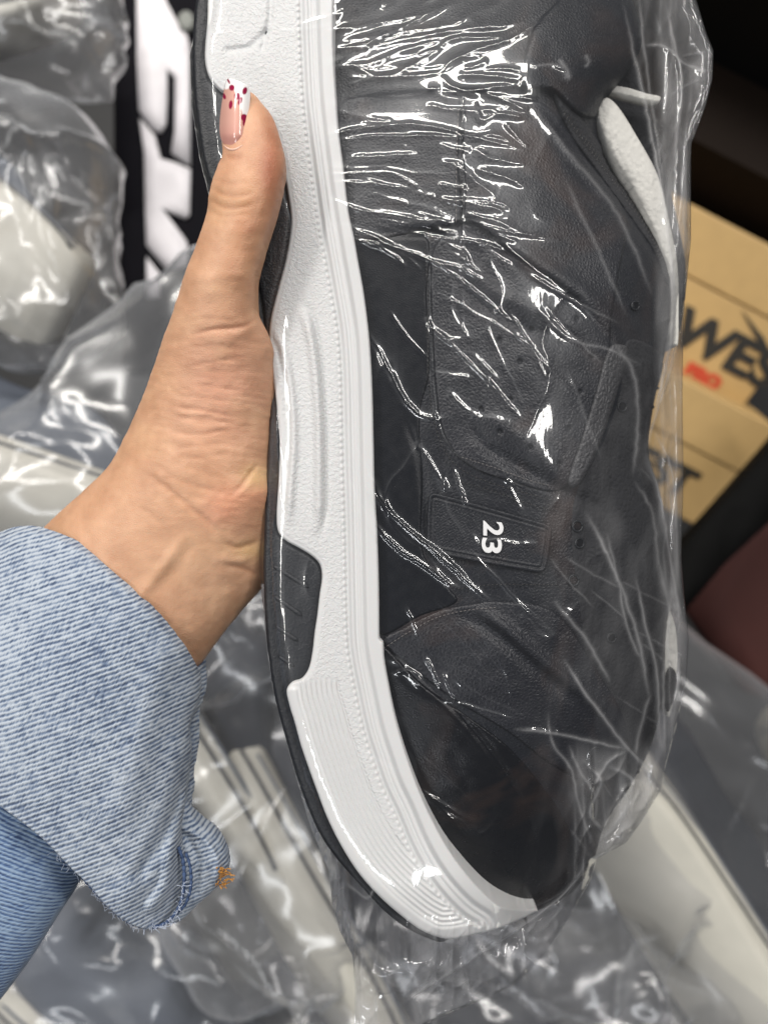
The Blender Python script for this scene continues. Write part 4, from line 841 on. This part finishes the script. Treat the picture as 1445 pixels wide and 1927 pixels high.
# ---- black panel with white letters standing at the left
M_ink = simple('black_panel_print', (.006, .0055, .008), .8, Specular_IOR_Level=.1); M_letter = simple('white_lettering', (.85, .82, .85), .5)
pz = -.46
ppl = empty('lettered_panel', tuple(P(300, 250, pz))); props(ppl, 'black panel with big white sideways letters behind the thumb', 'sign panel')
def under(o, root): o.parent = root; o.matrix_parent_inverse = Matrix.Translation(root.location).inverted(); return o
under(solid('board', np.array([(212, -140), (560, -140), (560, 700), (232, 700), (216, 400)], float), 40, lambda X, Y: pz + 0 * X, pz - .02, M_ink), ppl)
for pts in ([(257, -60), (300, -50), (312, 0), (331, 36), (352, 66), (357, 90), (357, 150), (358, 312), (323, 287), (329, 247), (330, 145), (314, 127), (314, 189), (312, 232), (303, 249), (287, 242), (262, 207), (258, 109)],
            [(263, 222), (291, 254), (302, 298), (330, 306), (358, 318), (356, 403), (349, 411), (303, 389), (350, 452), (355, 470), (352, 500), (316, 512), (276, 461), (274, 400), (272, 290)],
            [(276, 483), (302, 516), (298, 560), (276, 560)]):
    under(solid('letter', np.array(pts, float), 30, lambda X, Y: pz + .003 + 0 * X, pz + .0005, M_letter), ppl)
th = np.linspace(0, 2 * math.pi, 17)[:-1]; under(solid('snap_button', np.c_[350 + 15 * np.cos(th), 38 + 18 * np.sin(th)], 10, lambda X, Y: pz + .006 + 0 * X, pz + .0005, M_pale), ppl)

# ---- shelf with kraft shoe boxes at the right
M_kraft = simple('kraft_card', (.50, .33, .135), .6, .1, 300); M_blackink = simple('black_ink', (.02, .018, .015), .6); M_redink = simple('red_ink', (.55, .07, .03), .6)
M_shelf = simple('black_shelf_metal', (.004, .004, .004), .8, Specular_IOR_Level=.1); M_brown = simple('dark_brown_card', (.010, .006, .004), .8, Specular_IOR_Level=.15); M_maroon = simple('maroon_board', (.055, .012, .009), .8)
BA = R(-27.5); bz = -.52; kf = (D - bz) / D
e1 = np.array([math.cos(BA), math.sin(BA), 0]); e2 = np.array([-math.sin(BA), math.cos(BA), 0])   # e2 points up along the stack
def bxy(px, py): return P(px, py, bz)
def frame_obj(name, geo, mat, root, smooth=False):
    v, f = geo; return mk(name, v, f, mat, root, smooth)
def kraft_box(px, py, w_, h, lid, label):
    """px,py = top right corner of the box end in the photo; w_,h in m"""
    root = empty('shoe_box', tuple(bxy(px, py))); root.rotation_euler = (Matrix.Rotation(BA, 3, 'Z') @ Matrix.Rotation(R(24), 3, 'X')).to_euler()
    b = frame_obj('box_base', box_geo(-w_ / 2, -lid - (h - lid) / 2, -.132, w_ - .004, h - lid - .001, .26), M_kraft, root)
    l = frame_obj('lid', box_geo(-w_ / 2, -lid / 2, -.135, w_, lid, .27), M_kraft, root)
    for o_ in (b, l):
        m = o_.modifiers.new('b', 'BEVEL'); m.width = .0022; m.segments = 2
    props(root, label, 'shoe box', 'kraft shoe boxes on the shelf'); return root
def box_text(root, body, x, y, size, mat, bold, name, sx=1.0):
    v, f = text_geo(body, size, bold, .0006); v = v * np.array([sx, 1, 1]) + np.array([x, y, -.0020 + .0008]); mk(name, v, f, mat, root, False)
b1 = kraft_box(1575, 527, .36, .150, .0595, 'tan shoe box with big black lettering and a small red word, upper one')
box_text(b1, 'WEST', -.112, -.122, .052, M_blackink, .0022, 'printed_name', 1.15)
box_text(b1, 'PRO', -.078, -.146, .018, M_redink, .0016, 'printed_word', 1.15)
mk('printed_spike', [(-.065, -.064, -.0008), (-.028, -.078, -.0008), (-.008, -.090, -.0008), (-.0, -.078, -.0008), (-.012, -.100, -.0008), (-.024, -.088, -.0008)], [(0, 5, 1), (1, 5, 4, 2), (2, 4, 3)], M_blackink, b1, False)
b2 = kraft_box(1462, 806, .30, .128, .056, 'tan shoe box with a plain lid and the end of a black letter, lower one')
box_text(b2, 'WEST', -.150, -.105, .042, M_blackink, .0016, 'printed_name', 1.05)
th_ = box_geo(0, 0, 0, .06, .006, .004)
stud = mk('snap_stud', *tube(None, np.array([[0, 0, 0], [0, 0, .008]]), .004, None, n=12), simple('steel', (.6, .6, .65), .25, Metallic=1.0)); stud.location = tuple(P(1340, 857, bz + .02)); props(stud, 'small shiny metal stud on the edge between the lower two tan boxes', 'stud')
# shelf upright, shelf above, dark boxes, maroon panel
sh = empty('shelf_rack', tuple(P(1400, 300, bz - .02))); sh.rotation_euler = (0, 0, BA); props(sh, 'black metal rack holding the tan shoe boxes at the right', 'shelf')
def rel(px, py, z=bz): 
    d = P(px, py, z) - np.array(sh.location); return d @ e1, d @ e2
x_, y_ = rel(1500, 60); frame_obj('shelf_board', box_geo(x_ - .05, y_, -.02, .50, .14, .30), M_shelf, sh)
p = np.array([(1215, 1125), (1300, 1015), (1380, 925), (1445, 850), (1530, 750), (1590, 800), (1445, 985), (1362, 1062), (1280, 1160)], float)
upr = under(solid('upright', p, 40, lambda X, Y: bz + .085 + 0 * X, bz + .06, M_shelf), sh); 
upr.matrix_parent_inverse = (Matrix.Translation(sh.location) @ Matrix.Rotation(BA, 4, 'Z')).inverted()
for a, b in ((1437, 895), (1375, 972)):
    t_ = tube(None, np.array([[0, 0, 0], [0, 0, .004]]), .0042, None, n=12); o = mk('bolt', *t_, simple('red_bolt', (.3, .05, .04), .4), sh)
    q = P(a, b, bz + .087) - np.array(sh.location); o.location = (q @ e1, q @ e2, q[2])
o = solid('back_panel', np.array([(1290, 1140), (1350, 1060), (1445, 960), (1560, 840), (1760, 1100), (1600, 1380), (1400, 1300)], float), 50, lambda X, Y: bz - .02 + 0 * X, bz - .04, M_maroon); o.name = 'maroon_panel'; props(o, 'maroon board below the black rack upright at the right edge', 'board')
db = empty('dark_box', tuple(P(1420, 240, bz))); db.rotation_euler = (0, 0, BA); props(db, 'dark brown shoe box on the shelf above the tan boxes', 'shoe box', 'dark boxes on the shelf')
frame_obj('box_base', box_geo(0, .0, -.12, .30, .085, .25), M_brown, db); frame_obj('lid', box_geo(0, .058, -.115, .305, .026, .26), M_brown, db)
wb = props(mk('pale_box', *box_geo(0, 0, 0, .22, .10, .2), M_pale, smooth=False), 'pale box corner at the top right edge above the shelf', 'box'); wb.location = tuple(P(1520, -70, bz + .02)); wb.rotation_euler = (0, 0, BA)
